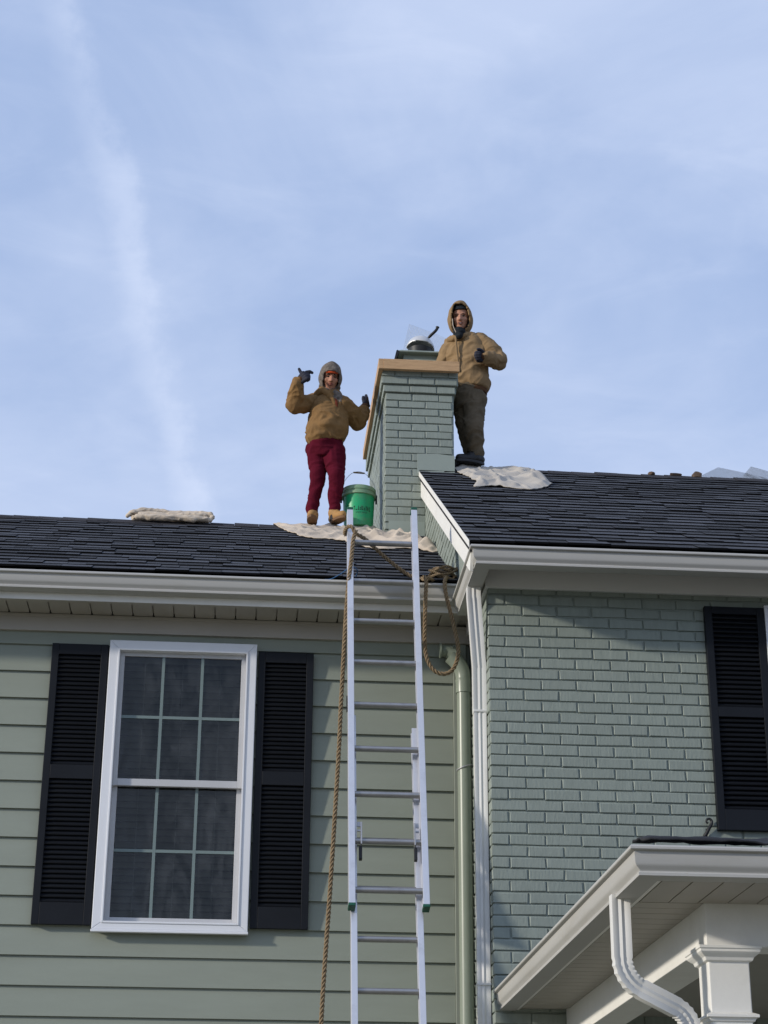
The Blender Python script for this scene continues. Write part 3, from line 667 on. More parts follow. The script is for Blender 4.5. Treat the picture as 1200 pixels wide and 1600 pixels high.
pm = MB(); pm.box(0.003, 0.117, PY + 0.022, BY - 0.002, PZ + 0.004, PZ + 0.0115); pm = pm.mesh('soffit_panel'); pm.materials.append(MATS['soffit_vinyl'])
x = PX + 0.022
while x < 2.6: piece('soffit_panel', pm, psoff, Matrix.Translation((x, 0, 0))); x += 0.12
m = MB(); m.box(BX, 6.5, BY, BY + 0.17, 2.846, PZ + 0.03); m.box(BX, BX + 0.17, BY + 0.1705, YB - 0.012, 2.846, PZ + 0.03)
m.build('porch_beam', 'trim_paint', house, bevel=0.003)
m = MB(); m.box(BX + 0.172, 6.5, BY + 0.172, YB - 0.012, PZ - 0.02, PZ + 0.0); m.build('porch_ceiling', 'ceiling_grey', house)
m = MB(); m.prism([(PX - 0.03, PZ + 0.115), (6.6, PZ + 0.115), (6.6, PZ + 0.33), (PX + 1.8, PZ + 0.33)], 'y', 8.6, YB - 0.02)
m.add([(PX - 0.03, PY - 0.03, PZ + 0.115), (6.6, PY - 0.03, PZ + 0.115), (6.6, 8.599, PZ + 0.33), (PX + 1.8, 8.599, PZ + 0.33), (PX - 0.03, 8.599, PZ + 0.115)], [(0, 1, 2, 3), (0, 3, 4)])
m.build('porch_roof', 'felt_black', house)
cx, cy = BX + 0.087, BY + 0.087
def sq(h, z): return [(cx - h, cy - h, z), (cx + h, cy - h, z), (cx + h, cy + h, z), (cx - h, cy + h, z)]
m = MB(); m.loft([sq(0.083, 0.25), sq(0.083, 2.80)]); column = m.build('column', 'trim_paint', house, bevel=0.004)
m = MB(); m.loft([sq(a, z) for a, z in ((0.0835, 2.785), (0.095, 2.790), (0.100, 2.803), (0.115, 2.815), (0.122, 2.822), (0.122, 2.832), (0.127, 2.834), (0.127, 2.8455))]); m.build('capital', 'trim_paint', column, bevel=0.0015)
m = MB(); m.loft([sq(a, z) for a, z in ((0.0835, 2.552), (0.090, 2.556), (0.094, 2.566), (0.105, 2.570), (0.105, 2.580), (0.097, 2.584), (0.0835, 2.590))]); m.build('neck_moulding', 'trim_paint', column, bevel=0.001)
m = MB(); m.box(PX, 6.5, PY, YB - 0.012, 0.12, 0.25); m.build('porch_floor', 'ceiling_grey', house)
# porch downspout with two crimped elbows
A0 = [(1.532, 7.30, 3.03), (1.532, 7.30, 2.90), (1.532, 7.30, 2.785)]
el1 = []; c1 = Vector((1.532 + 0.13, 7.30, 2.785))
for k in range(1, 13): a = R(180 + 65 * k / 12); el1.append((c1.x + 0.13 * math.cos(a), 7.30 + 0.002 * k, c1.z + 0.13 * math.sin(a)))
p_end = Vector(el1[-1]); dirr = Vector((math.sin(R(65)), 0.12, -math.cos(R(65)))).normalized(); mid = p_end + dirr * 0.155
el2 = []; c2 = mid + Vector((-math.cos(R(65)) * 0.11, 0, -math.sin(R(65)) * 0.11))
for k in range(1, 13): a = R(65 - 65 * k / 12); el2.append((c2.x + 0.11 * math.cos(a), mid.y + 0.002 * k, c2.z + 0.11 * math.sin(a)))
path = A0 + el1 + [mid] + el2; path.append((el2[-1][0], el2[-1][1], 0.3))
ribs = [i for i in range(3, 15, 2)] + [i for i in range(16, 28, 2)]
spout(path, 0.074, 0.056, 'downspout', house, 'downspout_paint', ribs=ribs)
# black roofing felt curling over the porch gutter
mb = MB(); nx, ny = 60, 6
for i in range(nx + 1):
    for j in range(ny + 1):
        x = 1.555 + 0.018 * i * 1.9; u = j / ny
        z = PZ + 0.165 + 0.035 * u + 0.014 * noise.noise((x * 5, u * 2, 3)) + 0.012 * noise.noise((x * 14, u * 3, 1)) + 0.012 * math.sin(u * 3.1)
        mb.v.append((x + 0.01 * noise.noise((x * 3, u * 5, 9)), 6.925 + 0.20 * u + 0.012 * noise.noise((x * 9, 0, 2)), z))
for i in range(nx):
    for j in range(ny): a = i * (ny + 1) + j; mb.f.append((a, a + ny + 1, a + ny + 2, a + 1))
o = mb.build('roofing_felt', 'felt_black', smooth=180); sm = o.modifiers.new('sheet', 'SOLIDIFY'); sm.thickness = 0.008
tag(o, 'loose strip of black roofing felt lying along the porch roof edge', 'roofing felt')

# ================================================================== things on the chimney
m = MB(); m.box(1.022, 1.632, 13.062, 13.100, 8.300, 8.389)
b1 = m.build('form_board', 'new_lumber', bevel=0.003); tag(b1, 'short new wooden board across the front of the chimney top', 'board', 'form boards round the chimney top')
m = MB(); m.box(0.984, 1.0215, 13.064, 14.84, 8.300, 8.389)
b2 = m.build('form_board', 'new_lumber', bevel=0.003); tag(b2, 'long new wooden board along the side of the chimney top, held by a gloved hand', 'board', 'form boards round the chimney top')
def wire_sheet(org, u, v, nu, nv, label, r=0.0006, bow=0.02):
    org = Vector(org); u = Vector(u); v = Vector(v); n = u.cross(v).normalized(); m = MB()
    P = lambda a, b: org + u * a + v * b + n * (bow * (math.sin(a * 2.6) + 0.5 * math.sin(b * 3.1 + a)))
    for i in range(nu + 1): m.tube([P(i / nu, k / 6) for k in range(7)], r, 3, caps=False)
    for j in range(nv + 1): m.tube([P(k / 6, j / nv) for k in range(7)], r, 3, caps=False)
    o = m.build('wire_mesh', 'wire'); tag(o, label, 'wire mesh', 'sheets of wire mesh'); return o
wire_sheet((1.217, 13.98, 8.74), (0.50, 0.02, -0.20), (0.105, 0.10, 0.52), 40, 40, 'square of fine wire mesh standing on the chimney behind the cowl', 0.0010)
wire_sheet((3.56, 13.78, 7.70), (0.60, 0.25, 0.0), (0.36, 0.14, 0.24), 46, 40, 'larger sheet of wire mesh poking over the roof ridge', 0.0011)
wire_sheet((4.03, 13.76, 7.74), (0.35, 0.1, -0.06), (0.14, 0.05, 0.17), 40, 34, 'smaller sheet of wire mesh beside the larger one on the roof ridge', 0.0011)
for i, (x, w, h, lb) in enumerate(((3.225, 0.045, 0.024, 'small pale chip of brick on the bare ridge, first of three lumps'), (3.425, 0.085, 0.022, 'low wide lump of broken brick between two others on the ridge'), (3.60, 0.060, 0.042, 'tallest lump of broken brick on the ridge, beside the wire mesh'))):
    m = MB(); rnd = random.Random(40 + i); zb = ZRIDGE_R + 0.022
    m.loft([[(x + w * (a + rnd.uniform(-.12, .12)) * s, 13.42 + 0.045 * (b + rnd.uniform(-.15, .15)) * s, zb + h * z) for a, b in ((-.5, -.5), (.0, -.62), (.5, -.45), (.56, .1), (.45, .5), (-.1, .6), (-.55, .4))] for s, z in ((1.0, -0.25), (1.05, 0.45), (0.85, 0.85), (0.4, 1.02))])
    o = m.build('brick_lump', 'brick_rubble', smooth=25); tag(o, lb, 'brick rubble', 'broken brick on the ridge')

# ================================================================== bucket
bc = (0.862, 13.44, 7.062)
bucket = thing('bucket', 'green plastic pail with wire handle and black print beside the chimney', 'bucket', bc)
m = MB(); m.lathe(bc, [(0.105, 0.0), (0.112, 0.004), (0.117, 0.06), (0.126, 0.27), (0.128, 0.325), (0.125, 0.33), (0.122, 0.32), (0.112, 0.03), (0.001, 0.03)], 40); m.build('body', 'bucket_green', bucket, smooth=40)
m = MB(); m.lathe(bc, [(0.1285, 0.262), (0.137, 0.264), (0.1375, 0.283), (0.1295, 0.287), (0.129, 0.300), (0.1345, 0.302), (0.136, 0.326), (0.132, 0.334), (0.126, 0.334)], 40); m.build('rim', 'bucket_rim', bucket, smooth=40)
m = MB(); hp = [(bc[0] - 0.139, bc[1], bc[2] + 0.272), (bc[0] - 0.12, bc[1] + 0.0, bc[2] + 0.40), (bc[0] - 0.045, bc[1] + 0.005, bc[2] + 0.492), (bc[0] + 0.045, bc[1] + 0.005, bc[2] + 0.488), (bc[0] + 0.12, bc[1], bc[2] + 0.39), (bc[0] + 0.139, bc[1], bc[2] + 0.272)]
m.tube(curve_pts(hp, 6), 0.002, 6); m.build('handle', 'wire', bucket, smooth=60)
m = MB(); m.tube([(bc[0] - 0.045, bc[1] + 0.005, bc[2] + 0.493), (bc[0] + 0.045, bc[1] + 0.005, bc[2] + 0.489)], 0.007, 8); m.build('grip', 'rope_manila', bucket, smooth=60)
m = MB()
for s in (-1, 1):
    m = MB(); m.box(bc[0] + s * 0.139 - 0.007, bc[0] + s * 0.139 + 0.007, bc[1] - 0.014, bc[1] + 0.014, bc[2] + 0.225, bc[2] + 0.295); m.build('handle_ear', 'black_iron', bucket, bevel=0.003)
mb = MB(); rnd = random.Random(5)
def mark(a0, a1, z0, z1):
    n = 3; o = len(mb.v)
    for k in range(n + 1):
        a = a0 + (a1 - a0) * k / n
        for z in (z0, z1): r = 0.117 + 0.009 * (z - 0.06) / 0.21 + 0.0012; mb.v.append((bc[0] + r * math.sin(a), bc[1] - r * math.cos(a), bc[2] + z))
    for k in range(n): mb.f.append((o + 2 * k, o + 2 * k + 2, o + 2 * k + 3, o + 2 * k + 1))
def letters(a, z, h, n, w):
    for i in range(n):
        for s in range(3):
            if rnd.random() < 0.5: aa = a + rnd.uniform(0, w * .6); mark(aa, aa + w * 0.16, z, z + h)
            else: zz = z + rnd.choice((0, .4, .8)) * h; mark(a, a + w * 0.7, zz, zz + h * 0.2)
        a += w
letters(-0.40, 0.120, 0.034, 9, 0.135); letters(-0.25, 0.097, 0.010, 10, 0.08); letters(-1.05, 0.162, 0.010, 4, 0.09); letters(-1.05, 0.130, 0.014, 4, 0.10); letters(-1.0, 0.106, 0.010, 4, 0.09)
mb.build('print', 'print_black', bucket)

# ================================================================== drop cloths
def drape(name, outline, base, hfun, label, material, n_ang=260, n_r=90, seed=0, group='canvas drop cloths on the roof'):
    """cloth over a base surface; outline = polygon in plan; folds as real relief"""
    P = [Vector(p) for p in outline]; c = sum(P, Vector((0, 0))) / len(P)
    ring = []
    per = curve_pts([(p.x, p.y, 0) for p in P + [P[0]]], 10); L = [0]
    for i in range(1, len(per)): L.append(L[-1] + (per[i] - per[i - 1]).length)
    for k in range(n_ang):
        s = L[-1] * k / n_ang; i = next(j for j in range(1, len(L)) if L[j] >= s); f = (s - L[i - 1]) / max(L[i] - L[i - 1], 1e-6)
        q = per[i - 1].lerp(per[i], f); w = noise.noise((q.x * 11, q.y * 11, seed)) * 0.028 + noise.noise((q.x * 30, q.y * 30, seed)) * 0.012
        d = Vector((q.x, q.y)) - c; ring.append(c + d * (1 + w / max(d.length, 0.05)))
    mb = MB()
    for j in range(1, n_r + 1):
        r = (j / n_r) ** 0.85
        for k in range(n_ang):
            q = c.lerp(ring[k], r)
            wx = q.x + 0.03 * noise.noise((q.x * 6, q.y * 6, seed + 5)); wy = q.y + 0.03 * noise.noise((q.x * 6, q.y * 6, seed + 9))
            e = min(1, (1 - r) * 7); e = e * e * (3 - 2 * e)
            ra = wx * 0.82 + wy * 0.57; rb_ = -wx * 0.57 + wy * 0.82
            f1 = 1 - abs(noise.noise((ra * 2.2, rb_ * 6.5, seed))) * 4.0; f2 = 1 - abs(noise.noise((ra * 6, rb_ * 2.6, seed + 2))) * 4.5; f3 = noise.noise((wx * 22, wy * 16, seed + 4))
            h = hfun(q.x, q.y) * (0.20 + 0.62 * max(f1, 0) + 0.42 * max(f2, 0) + 0.025 * f3)
            curl = 0.012 * max(0, noise.noise((q.x * 20, q.y * 20, seed + 3))) * (1 - e)
            mb.v.append((q.x, q.y, base(q.x, q.y) + 0.020 + h * (0.18 + 0.82 * e) + curl))
    for j in range(n_r - 1):
        for k in range(n_ang):
            a = j * n_ang + k; b = j * n_ang + (k + 1) % n_ang; mb.f.append((a, a + n_ang, b + n_ang, b))
    mb.f.append(tuple(range(n_ang - 1, -1, -1)))
    o = mb.build(name, material, smooth=180); sm = o.modifiers.new('sheet', 'SOLIDIFY'); sm.thickness = 0.006; sm.offset = 1
    tag(o, label, 'drop cloth', group); return o
bump2 = lambda x, y, cx, cy, sx, sy: math.exp(-((x - cx) / sx) ** 2 - ((y - cy) / sy) ** 2)
drape('drop_cloth', [(0.19, 13.50), (0.22, 13.36), (0.40, 12.86), (0.66, 12.72), (0.85, 12.40), (1.0, 12.34), (1.16, 12.42), (1.33, 12.30), (1.37, 12.42), (1.30, 12.62), (1.22, 12.98), (1.04, 13.13), (1.0, 13.5), (0.8, 13.62), (0.4, 13.60)],
      roofz_l, lambda x, y: 0.035 + 0.045 * bump2(x, y, 0.2, 13.45, 0.12, 0.2) + 0.09 * bump2(x, y, 1.2, 12.75, 0.14, 0.22) + 0.05 * bump2(x, y, 0.95, 12.7, 0.1, 0.2) + 0.05 * bump2(x, y, 1.33, 12.42, 0.07, 0.1),
      'wide cream canvas drop cloth spread under the green pail and tan boots', 'canvas_cloth', seed=1)
drape('drop_cloth', [(1.60, 13.20), (1.70, 12.62), (1.64, 12.36), (1.80, 12.42), (2.05, 12.33), (2.20, 12.48), (2.27, 12.66), (2.22, 12.9), (2.26, 13.3), (2.10, 13.52), (1.85, 13.55), (1.66, 13.46)],
      roofz_r, lambda x, y: 0.030 + 0.06 * bump2(x, y, 2.15, 12.75, 0.08, 0.4) + 0.035 * bump2(x, y, 1.8, 12.6, 0.2, 0.2) + 0.015 * bump2(x, y, 2.08, 13.42, 0.09, 0.1),
      'greyish crumpled drop cloth under the black boots on the higher roof', 'grey_cloth', seed=4)
# ================================================================== extension ladder
TH = R(75); dl = Vector((0, math.cos(TH), math.sin(TH))); nl = Vector((0, -math.sin(TH), math.cos(TH)))     # up the ladder, out towards the street
L0 = Vector((0.866, 11.10, 5.995)); SPC = 0.306
def lp(x, s, d): return Vector((x, L0.y, L0.z)) + dl * s + nl * d
ladder = thing('extension_ladder', 'aluminium extension ladder leaning on the gutter beside the chimney', 'ladder', lp(L0.x, -6.2, 0))
def rail(x, w, s0, s1, d0, d1, name='rail', material='aluminium', flange=0.008):
    """C-shaped rail seen from the front, flanges inwards"""
    sgn = 1 if x < L0.x else -1
    sec = [(-w / 2, d1), (w / 2, d1), (w / 2, d1 - 0.010), (-w / 2 + 0.006, d1 - 0.010), (-w / 2 + 0.006, d0 + 0.010), (w / 2, d0 + 0.010), (w / 2, d0), (-w / 2, d0)]
    m = MB(); m.loft([[lp(x + sgn * a, s, d) for a, d in sec] for s in (s0, s1)]); return m.build(name, material, ladder, bevel=0.002)
bot = -SPC * 8 - 0.10
rail(0.656, 0.038, bot, 0.245, 0.005, 0.075); rail(1.076, 0.038, bot, 0.262, 0.005, 0.075)        # fly section, in front
rail(0.672, 0.036, -6.1, -SPC * 5 + 0.26, -0.075, -0.004); rail(1.046, 0.036, -6.1, -SPC * 5 + 0.18, -0.075, -0.004)   # base section, behind
for k in range(0, 9):
    s = -SPC * k; m = MB()
    ring = [(0.020 * math.cos(a), 0.0175 * math.sin(a)) for a in [2 * math.pi * i / 10 + .3 for i in range(10)]]
    m.loft([[lp(x, s + b, 0.040 + a) for a, b in ring] for x in (0.662, 1.070)]); m.build('rung', 'rung_alu', ladder, smooth=60)
for k in range(6, 20):
    s = -SPC * k + 0.046; m = MB()
    m.loft([[lp(x, s + b, -0.040 + a) for a, b in ring] for x in (0.676, 1.042)]); m.build('rung', 'rung_alu', ladder, smooth=60)
for x, s in ((0.656, 0.245), (1.076, 0.262)):
    m = MB(); m.loft([[lp(x + a, t, d) for a, d in ((-.0205, 0.002), (.0205, 0.002), (.0205, 0.078), (-.0205, 0.078))] for t in (s - 0.004, s + 0.016)]); m.build('end_cap', 'green_cap', ladder, bevel=0.003)
for x in (0.656, 1.076):
    m = MB(); m.loft([[lp(x + a, bot + t, d) for a, d in ((-.0205, 0.002), (.0205, 0.002), (.0205, 0.078), (-.0205, 0.078))] for t in (-0.012, 0.006)]); m.build('end_cap', 'green_cap', ladder, bevel=0.003)
for sg, x in ((1, 0.688), (-1, 1.046)):
    m = MB(); s = -SPC * 7
    def bar(xa, xb, sa, sb, da, db): m.loft([[lp(a, t, d) for a, d in ((xa, da), (xb, da), (xb, db), (xa, db))] for t in (sa, sb)])
    bar(min(x, x + sg * 0.03), max(x, x + sg * 0.03), s + 0.085, s + 0.115, 0.05, 0.058); bar(x + sg * 0.024 - 0.004, x + sg * 0.024 + 0.004, s - 0.03, s + 0.11, 0.03, 0.07)
    bar(min(x, x + sg * 0.03), max(x, x + sg * 0.03), s + 0.055, s + 0.066, 0.05, 0.058)
    lock = m.build('rung_lock', 'lock_steel', ladder, bevel=0.001)
    m = MB(); bar(x + sg * 0.020 - 0.009, x + sg * 0.020 + 0.009, s - 0.115, s - 0.035, 0.02, 0.05); m.build('lock_tongue', 'black_iron', lock, bevel=0.003)
m = MB(); m.loft([[lp(0.630 + a, s, 0.03 + d) for a, d in ((0, 0), (0.006, 0), (0.006, 0.012), (0, 0.012))] for s in (-SPC * 4 - 0.05, -SPC * 4 + 0.06)]); m.build('rope_guide', 'black_iron', ladder)

# ================================================================== rope
def laid_rope(mb, pts, r=0.0125, pitch=0.085, per=10):
    c = curve_pts(pts, per); D = [0]
    for i in range(1, len(c)): D.append(D[-1] + (c[i] - c[i - 1]).length)
    step = pitch / 7; n = int(D[-1] / step); P = []; i = 1
    for k in range(n + 1):
        s = D[-1] * k / n
        while i < len(D) - 1 and D[i] < s: i += 1
        f = (s - D[i - 1]) / max(D[i] - D[i - 1], 1e-6); P.append(c[i - 1].lerp(c[i], f))
    T = [(P[min(i + 1, n)] - P[max(i - 1, 0)]).normalized() for i in range(n + 1)]
    u = T[0].orthogonal().normalized(); U = []
    for t_ in T: u = (u - t_ * u.dot(t_)).normalized(); U.append(u)
    for s in range(3):
        path = []
        for k in range(n + 1):
            a = 2 * math.pi * (k / 7 + s / 3); w = T[k].cross(U[k]); path.append(P[k] + (U[k] * math.cos(a) + w * math.sin(a)) * r * 0.66)
        mb.tube(path, r * 0.47, 6)
rope = MB()
fly_y = lambda z: L0.y + (z - L0.z) / math.tan(TH)
laid_rope(rope, [(0.690, 10.99, 6.06), (0.672, 10.98, 5.987), (0.660, 10.965, 5.837), (0.648, 10.955, 5.728), (0.632, 10.95, 5.49), (0.618, 10.94, 5.15), (0.607, 10.94, 4.86), (0.600, 10.94, 4.615), (0.586, 10.94, 4.295), (0.572, 10.94, 3.982), (0.555, 10.94, 3.637), (0.538, 10.93, 3.338), (0.522, 10.93, 2.973), (0.49, 10.9, 2.0), (0.45, 10.8, 1.0), (0.42, 10.6, 0.03)], 0.0135)
laid_rope(rope, [(0.690, 10.99, 6.03), (0.66, 10.985, 6.085), (0.628, 11.03, 6.09), (0.63, 11.14, 6.09), (0.69, 11.17, 6.11), (0.75, 11.15, 6.075), (0.80, 11.15, 6.03), (0.885, 11.16, 5.955), (0.96, 11.165, 5.895), (1.035, 11.165, 5.84), (1.11, 11.15, 5.80), (1.145, 11.08, 5.79), (1.150, 11.045, 5.745),
                 (1.142, 11.03, 5.601), (1.137, 11.03, 5.343), (1.153, 11.03, 5.216), (1.201, 11.03, 5.142), (1.27, 11.03, 5.127), (1.323, 11.03, 5.171), (1.350, 11.03, 5.286), (1.317, 11.035, 5.477), (1.278, 11.04, 5.649), (1.270, 11.06, 5.745), (1.285, 11.12, 5.80), (1.30, 11.2, 5.845)], 0.013)
laid_rope(rope, [(1.15, 11.06, 5.765), (1.13, 11.12, 5.79), (1.17, 11.17, 5.80), (1.20, 11.12, 5.785), (1.16, 11.07, 5.78)], 0.011)
rnd = random.Random(12); pts = []
for k in range(26):
    a = k * 1.05 + rnd.uniform(-.25, .25); rr = rnd.uniform(0.6, 1.0)
    pts.append((1.275 + 0.095 * rr * math.cos(a) + rnd.uniform(-.02, .02), 11.19 + 0.045 * rr * math.sin(a), 5.80 + 0.045 * (1 + math.sin(a * 0.77)) * rr + 0.02 * rnd.random() + 0.001 * k))
laid_rope(rope, pts, 0.0085, 0.05)
o = rope.build('rope', 'rope_manila', smooth=180); tag(o, 'thick twisted brown rope tied round the ladder rail, heaped in the gutter and hanging down', 'rope')
m = MB(); m.tube(curve_pts([(0.50, 11.12, 5.765), (0.54, 11.10, 5.762), (0.60, 11.06, 5.785), (0.64, 11.01, 5.80), (0.675, 10.975, 5.80), (0.705, 11.03, 5.80), (0.70, 11.12, 5.79)], 6), 0.0035, 6)
o = m.build('blue_cord', 'blue_cord', smooth=60); tag(o, 'thin blue cord tied round the ladder rail at the gutter', 'cord')

# ================================================================== people
def organic(mb, name, voxel, smooth_it, material, parent=None, folds=(), seed=0):
    """melt overlapping solids into one continuous skin, then add cloth folds"""
    tmp_me = mb.mesh('tmp'); tmp = bpy.data.objects.new('tmp', tmp_me); COL.objects.link(tmp)
    rm = tmp.modifiers.new('r', 'REMESH'); rm.mode = 'VOXEL'; rm.voxel_size = voxel
    sm = tmp.modifiers.new('s', 'SMOOTH'); sm.factor = 0.5; sm.iterations = smooth_it
    dg = bpy.context.evaluated_depsgraph_get(); ev = tmp.evaluated_get(dg); me = bpy.data.meshes.new_from_object(ev)
    bpy.data.objects.remove(tmp); bpy.data.meshes.remove(tmp_me); me.name = name
    if folds:
        ns = [v.normal.copy() for v in me.vertices]
        for v, nn in zip(me.vertices, ns):
            p = v.co; d = 0
            for amp, sx, sz in folds:
                w = 0.04 * noise.noise((p.x * 9 + seed, p.y * 9, p.z * 9))
                f = noise.noise((p.x * sx + seed + w * 20, p.y * sx, p.z * sz + w * 30)); d += amp * ((1 - abs(f) * 2.2))
            v.co = p + nn * d
    return link(name, me, material, parent, smooth=180)
def torso(mb, rings, face, n=28):
    """rings: (centre, half width, half depth, tilt) ; face = facing direction in plan"""
    f = Vector((face[0], face[1], 0)).normalized(); u = Vector((-f.y, f.x, 0)); rr = []
    for c, w, d, tl in rings:
        c = Vector(c); r = []
        for k in range(n):
            a = 2 * math.pi * k / n; ca, sa = math.cos(a), math.sin(a)
            x = w * math.copysign(abs(ca) ** 0.85, ca); y = d * math.copysign(abs(sa) ** 0.85, sa)
            r.append(c + u * x + f * y + Vector((0, 0, tl * x / max(w, 1e-3))))
        rr.append(r)
    mb.loft(rr)
def hand(mb, wrist, d, s, fingers, r, palm=0.075, width=0.036):
    """palm from the wrist along d, s = towards the thumb side; fingers: list of polylines as (along d, along s, along n)"""
    w = Vector(wrist); d = Vector(d).normalized(); s = Vector(s); s = (s - d * s.dot(d)).normalized(); n = d.cross(s)
    L = lambda q: w + d * q[0] + s * q[1] + n * q[2]
    for k in (-1, -0.35, 0.35, 1): mb.capsule(L((0.0, k * width * 0.45, 0)), L((palm, k * width * 0.8, 0)), r * 1.25, r * 1.3, 10)
    for fg in fingers: mb.chain([L(q) for q in fg], [r * 1.08, r, r * 0.95, r * 0.85][:len(fg)], 10)
def head(mb, c, f, u):
    f = Vector(f).normalized(); r = f.cross(Vector(u)).normalized(); u = r.cross(f).normalized(); c = Vector(c)
    E = lambda x, y, z, a, b, d: mb.ellipsoid(c + r * x + f * y + u * z, (r * a, f * b, u * d))
    E(0, -0.008, 0.025, 0.069, 0.083, 0.084); E(0, 0.022, -0.020, 0.058, 0.062, 0.075); E(0, 0.036, -0.068, 0.040, 0.040, 0.036); E(0, 0.060, -0.086, 0.018, 0.016, 0.016)
    for sx in (-1, 1):
        E(sx * 0.036, 0.052, -0.018, 0.022, 0.022, 0.022); E(sx * 0.026, 0.066, 0.026, 0.022, 0.012, 0.008); E(sx * 0.069, -0.004, -0.005, 0.009, 0.018, 0.030)
    mb.capsule(c + f * 0.080 + u * 0.016, c + f * 0.100 - u * 0.022, 0.0085, 0.0125, 10)
    for sx in (-1, 1): mb.capsule(c + f * 0.084 - u * 0.024 + r * sx * 0.006, c + f * 0.088 - u * 0.025 + r * sx * 0.013, 0.008, 0.006, 8)
    E(0, 0.071, -0.052, 0.022, 0.014, 0.013)
    return r, f, u
def face_parts(c, r, f, u, parent, lip_open=False):
    c = Vector(c); L = lambda x, y, z: c + r * x + f * y + u * z
    for sx in (-1, 1):
        m = MB(); m.ellipsoid(L(sx * 0.027, 0.0715, 0.009), (r * 0.013, f * 0.0075, u * 0.0058)); m.build('eye', 'eye_dark', parent, smooth=180)
        m = MB(); m.tube([L(sx * 0.012, 0.0835, 0.022), L(sx * 0.027, 0.0825, 0.027), L(sx * 0.042, 0.070, 0.022)], [0.0030, 0.0035, 0.002], 6); m.build('eyebrow', 'eye_dark', parent, smooth=180)
    m = MB(); m.tube([L(-0.021, 0.075, -0.050), L(-0.008, 0.0855, -0.047), L(0.008, 0.0855, -0.047), L(0.021, 0.075, -0.050)], [0.002, 0.0042, 0.0042, 0.002], 8)
    m.tube([L(-0.020, 0.074, -0.053), L(-0.008, 0.083, -0.059), L(0.008, 0.083, -0.059), L(0.020, 0.074, -0.053)], [0.002, 0.0042, 0.0042, 0.002], 8); m.build('lips', 'lip', parent, smooth=180)
    if lip_open:
        m = MB(); m.tube([L(-0.013, 0.0835, -0.0525), L(0, 0.0865, -0.0535), L(0.013, 0.0835, -0.0525)], 0.0026, 6); m.build('teeth', 'tooth', parent, smooth=180)
def shell(name, c, r, f, u, ax, keep, material, parent, off=(0, 0, 0), thick=0.008, n=72, m_=44, warp=0.006, seed=0, squeeze=None):
    """hood: an ellipsoidal cloth shell with the face window left open"""
    c = Vector(c); mb = MB(); idx = {}; loc = {}
    for i in range(m_ + 1):
        e = R(-80 + 168 * i / m_)
        for k in range(n):
            a = 2 * math.pi * k / n; q = Vector((ax[0] * math.cos(e) * math.cos(a), ax[1] * math.cos(e) * math.sin(a), ax[2] * math.sin(e)))
            if squeeze: q = squeeze(q)
            q = q * (1 + warp / 0.1 * noise.noise((q.x * 18 + seed, q.y * 18, q.z * 18))) + Vector(off)
            loc[i, k] = q; idx[i, k] = len(mb.v); mb.v.append(tuple(c + r * q.x + f * q.y + u * q.z))
    for i in range(m_):
        for k in range(n):
            q = (loc[i, k] + loc[i + 1, (k + 1) % n]) / 2
            if keep(q): mb.f.append((idx[i, k], idx[i, (k + 1) % n], idx[i + 1, (k + 1) % n], idx[i + 1, k]))
    o = mb.build(name, material, parent, smooth=180); s = o.modifiers.new('cloth', 'SOLIDIFY'); s.thickness = thick; s.offset = 0; return o

def boot(name, heel, toe, ankle, parent, material, sole, rs=0.047):
    heel = Vector(heel); toe = Vector(toe); ankle = Vector(ankle); d = (toe - heel).normalized(); z = Vector((0, 0, 1)); mb = MB()
    mb.capsule(heel + d * 0.035 + z * 0.045, heel.lerp(toe, 0.5) + z * 0.047, 0.036, 0.036); mb.capsule(heel.lerp(toe, 0.5) + z * 0.045, toe - d * 0.04 + z * 0.036, 0.038, 0.033)
    mb.capsule(heel.lerp(toe, 0.28) + z * 0.05, ankle, 0.042, rs); mb.capsule(heel.lerp(toe, 0.45) + z * 0.07, ankle - z * 0.015, 0.034, rs * 0.9)
    b = organic(mb, name, 0.006, 4, material, parent, folds=((0.0012, 30, 60),))
    side = Vector((-d.y, d.x, 0)).normalized(); mb = MB(); ring = []
    for k in range(24):
        a = 2 * math.pi * k / 24; t = 0.5 + 0.5 * math.cos(a); wd = 0.036 + 0.008 * t
        ring.append(heel.lerp(toe, t) + side * wd * math.sin(a) * (0.85 + 0.15 * abs(math.sin(a))))
    mb.loft([[p + z * 0.0 for p in ring], [p + z * 0.020 for p in ring]]); mb.build('sole', sole, b, smooth=40)
    return b

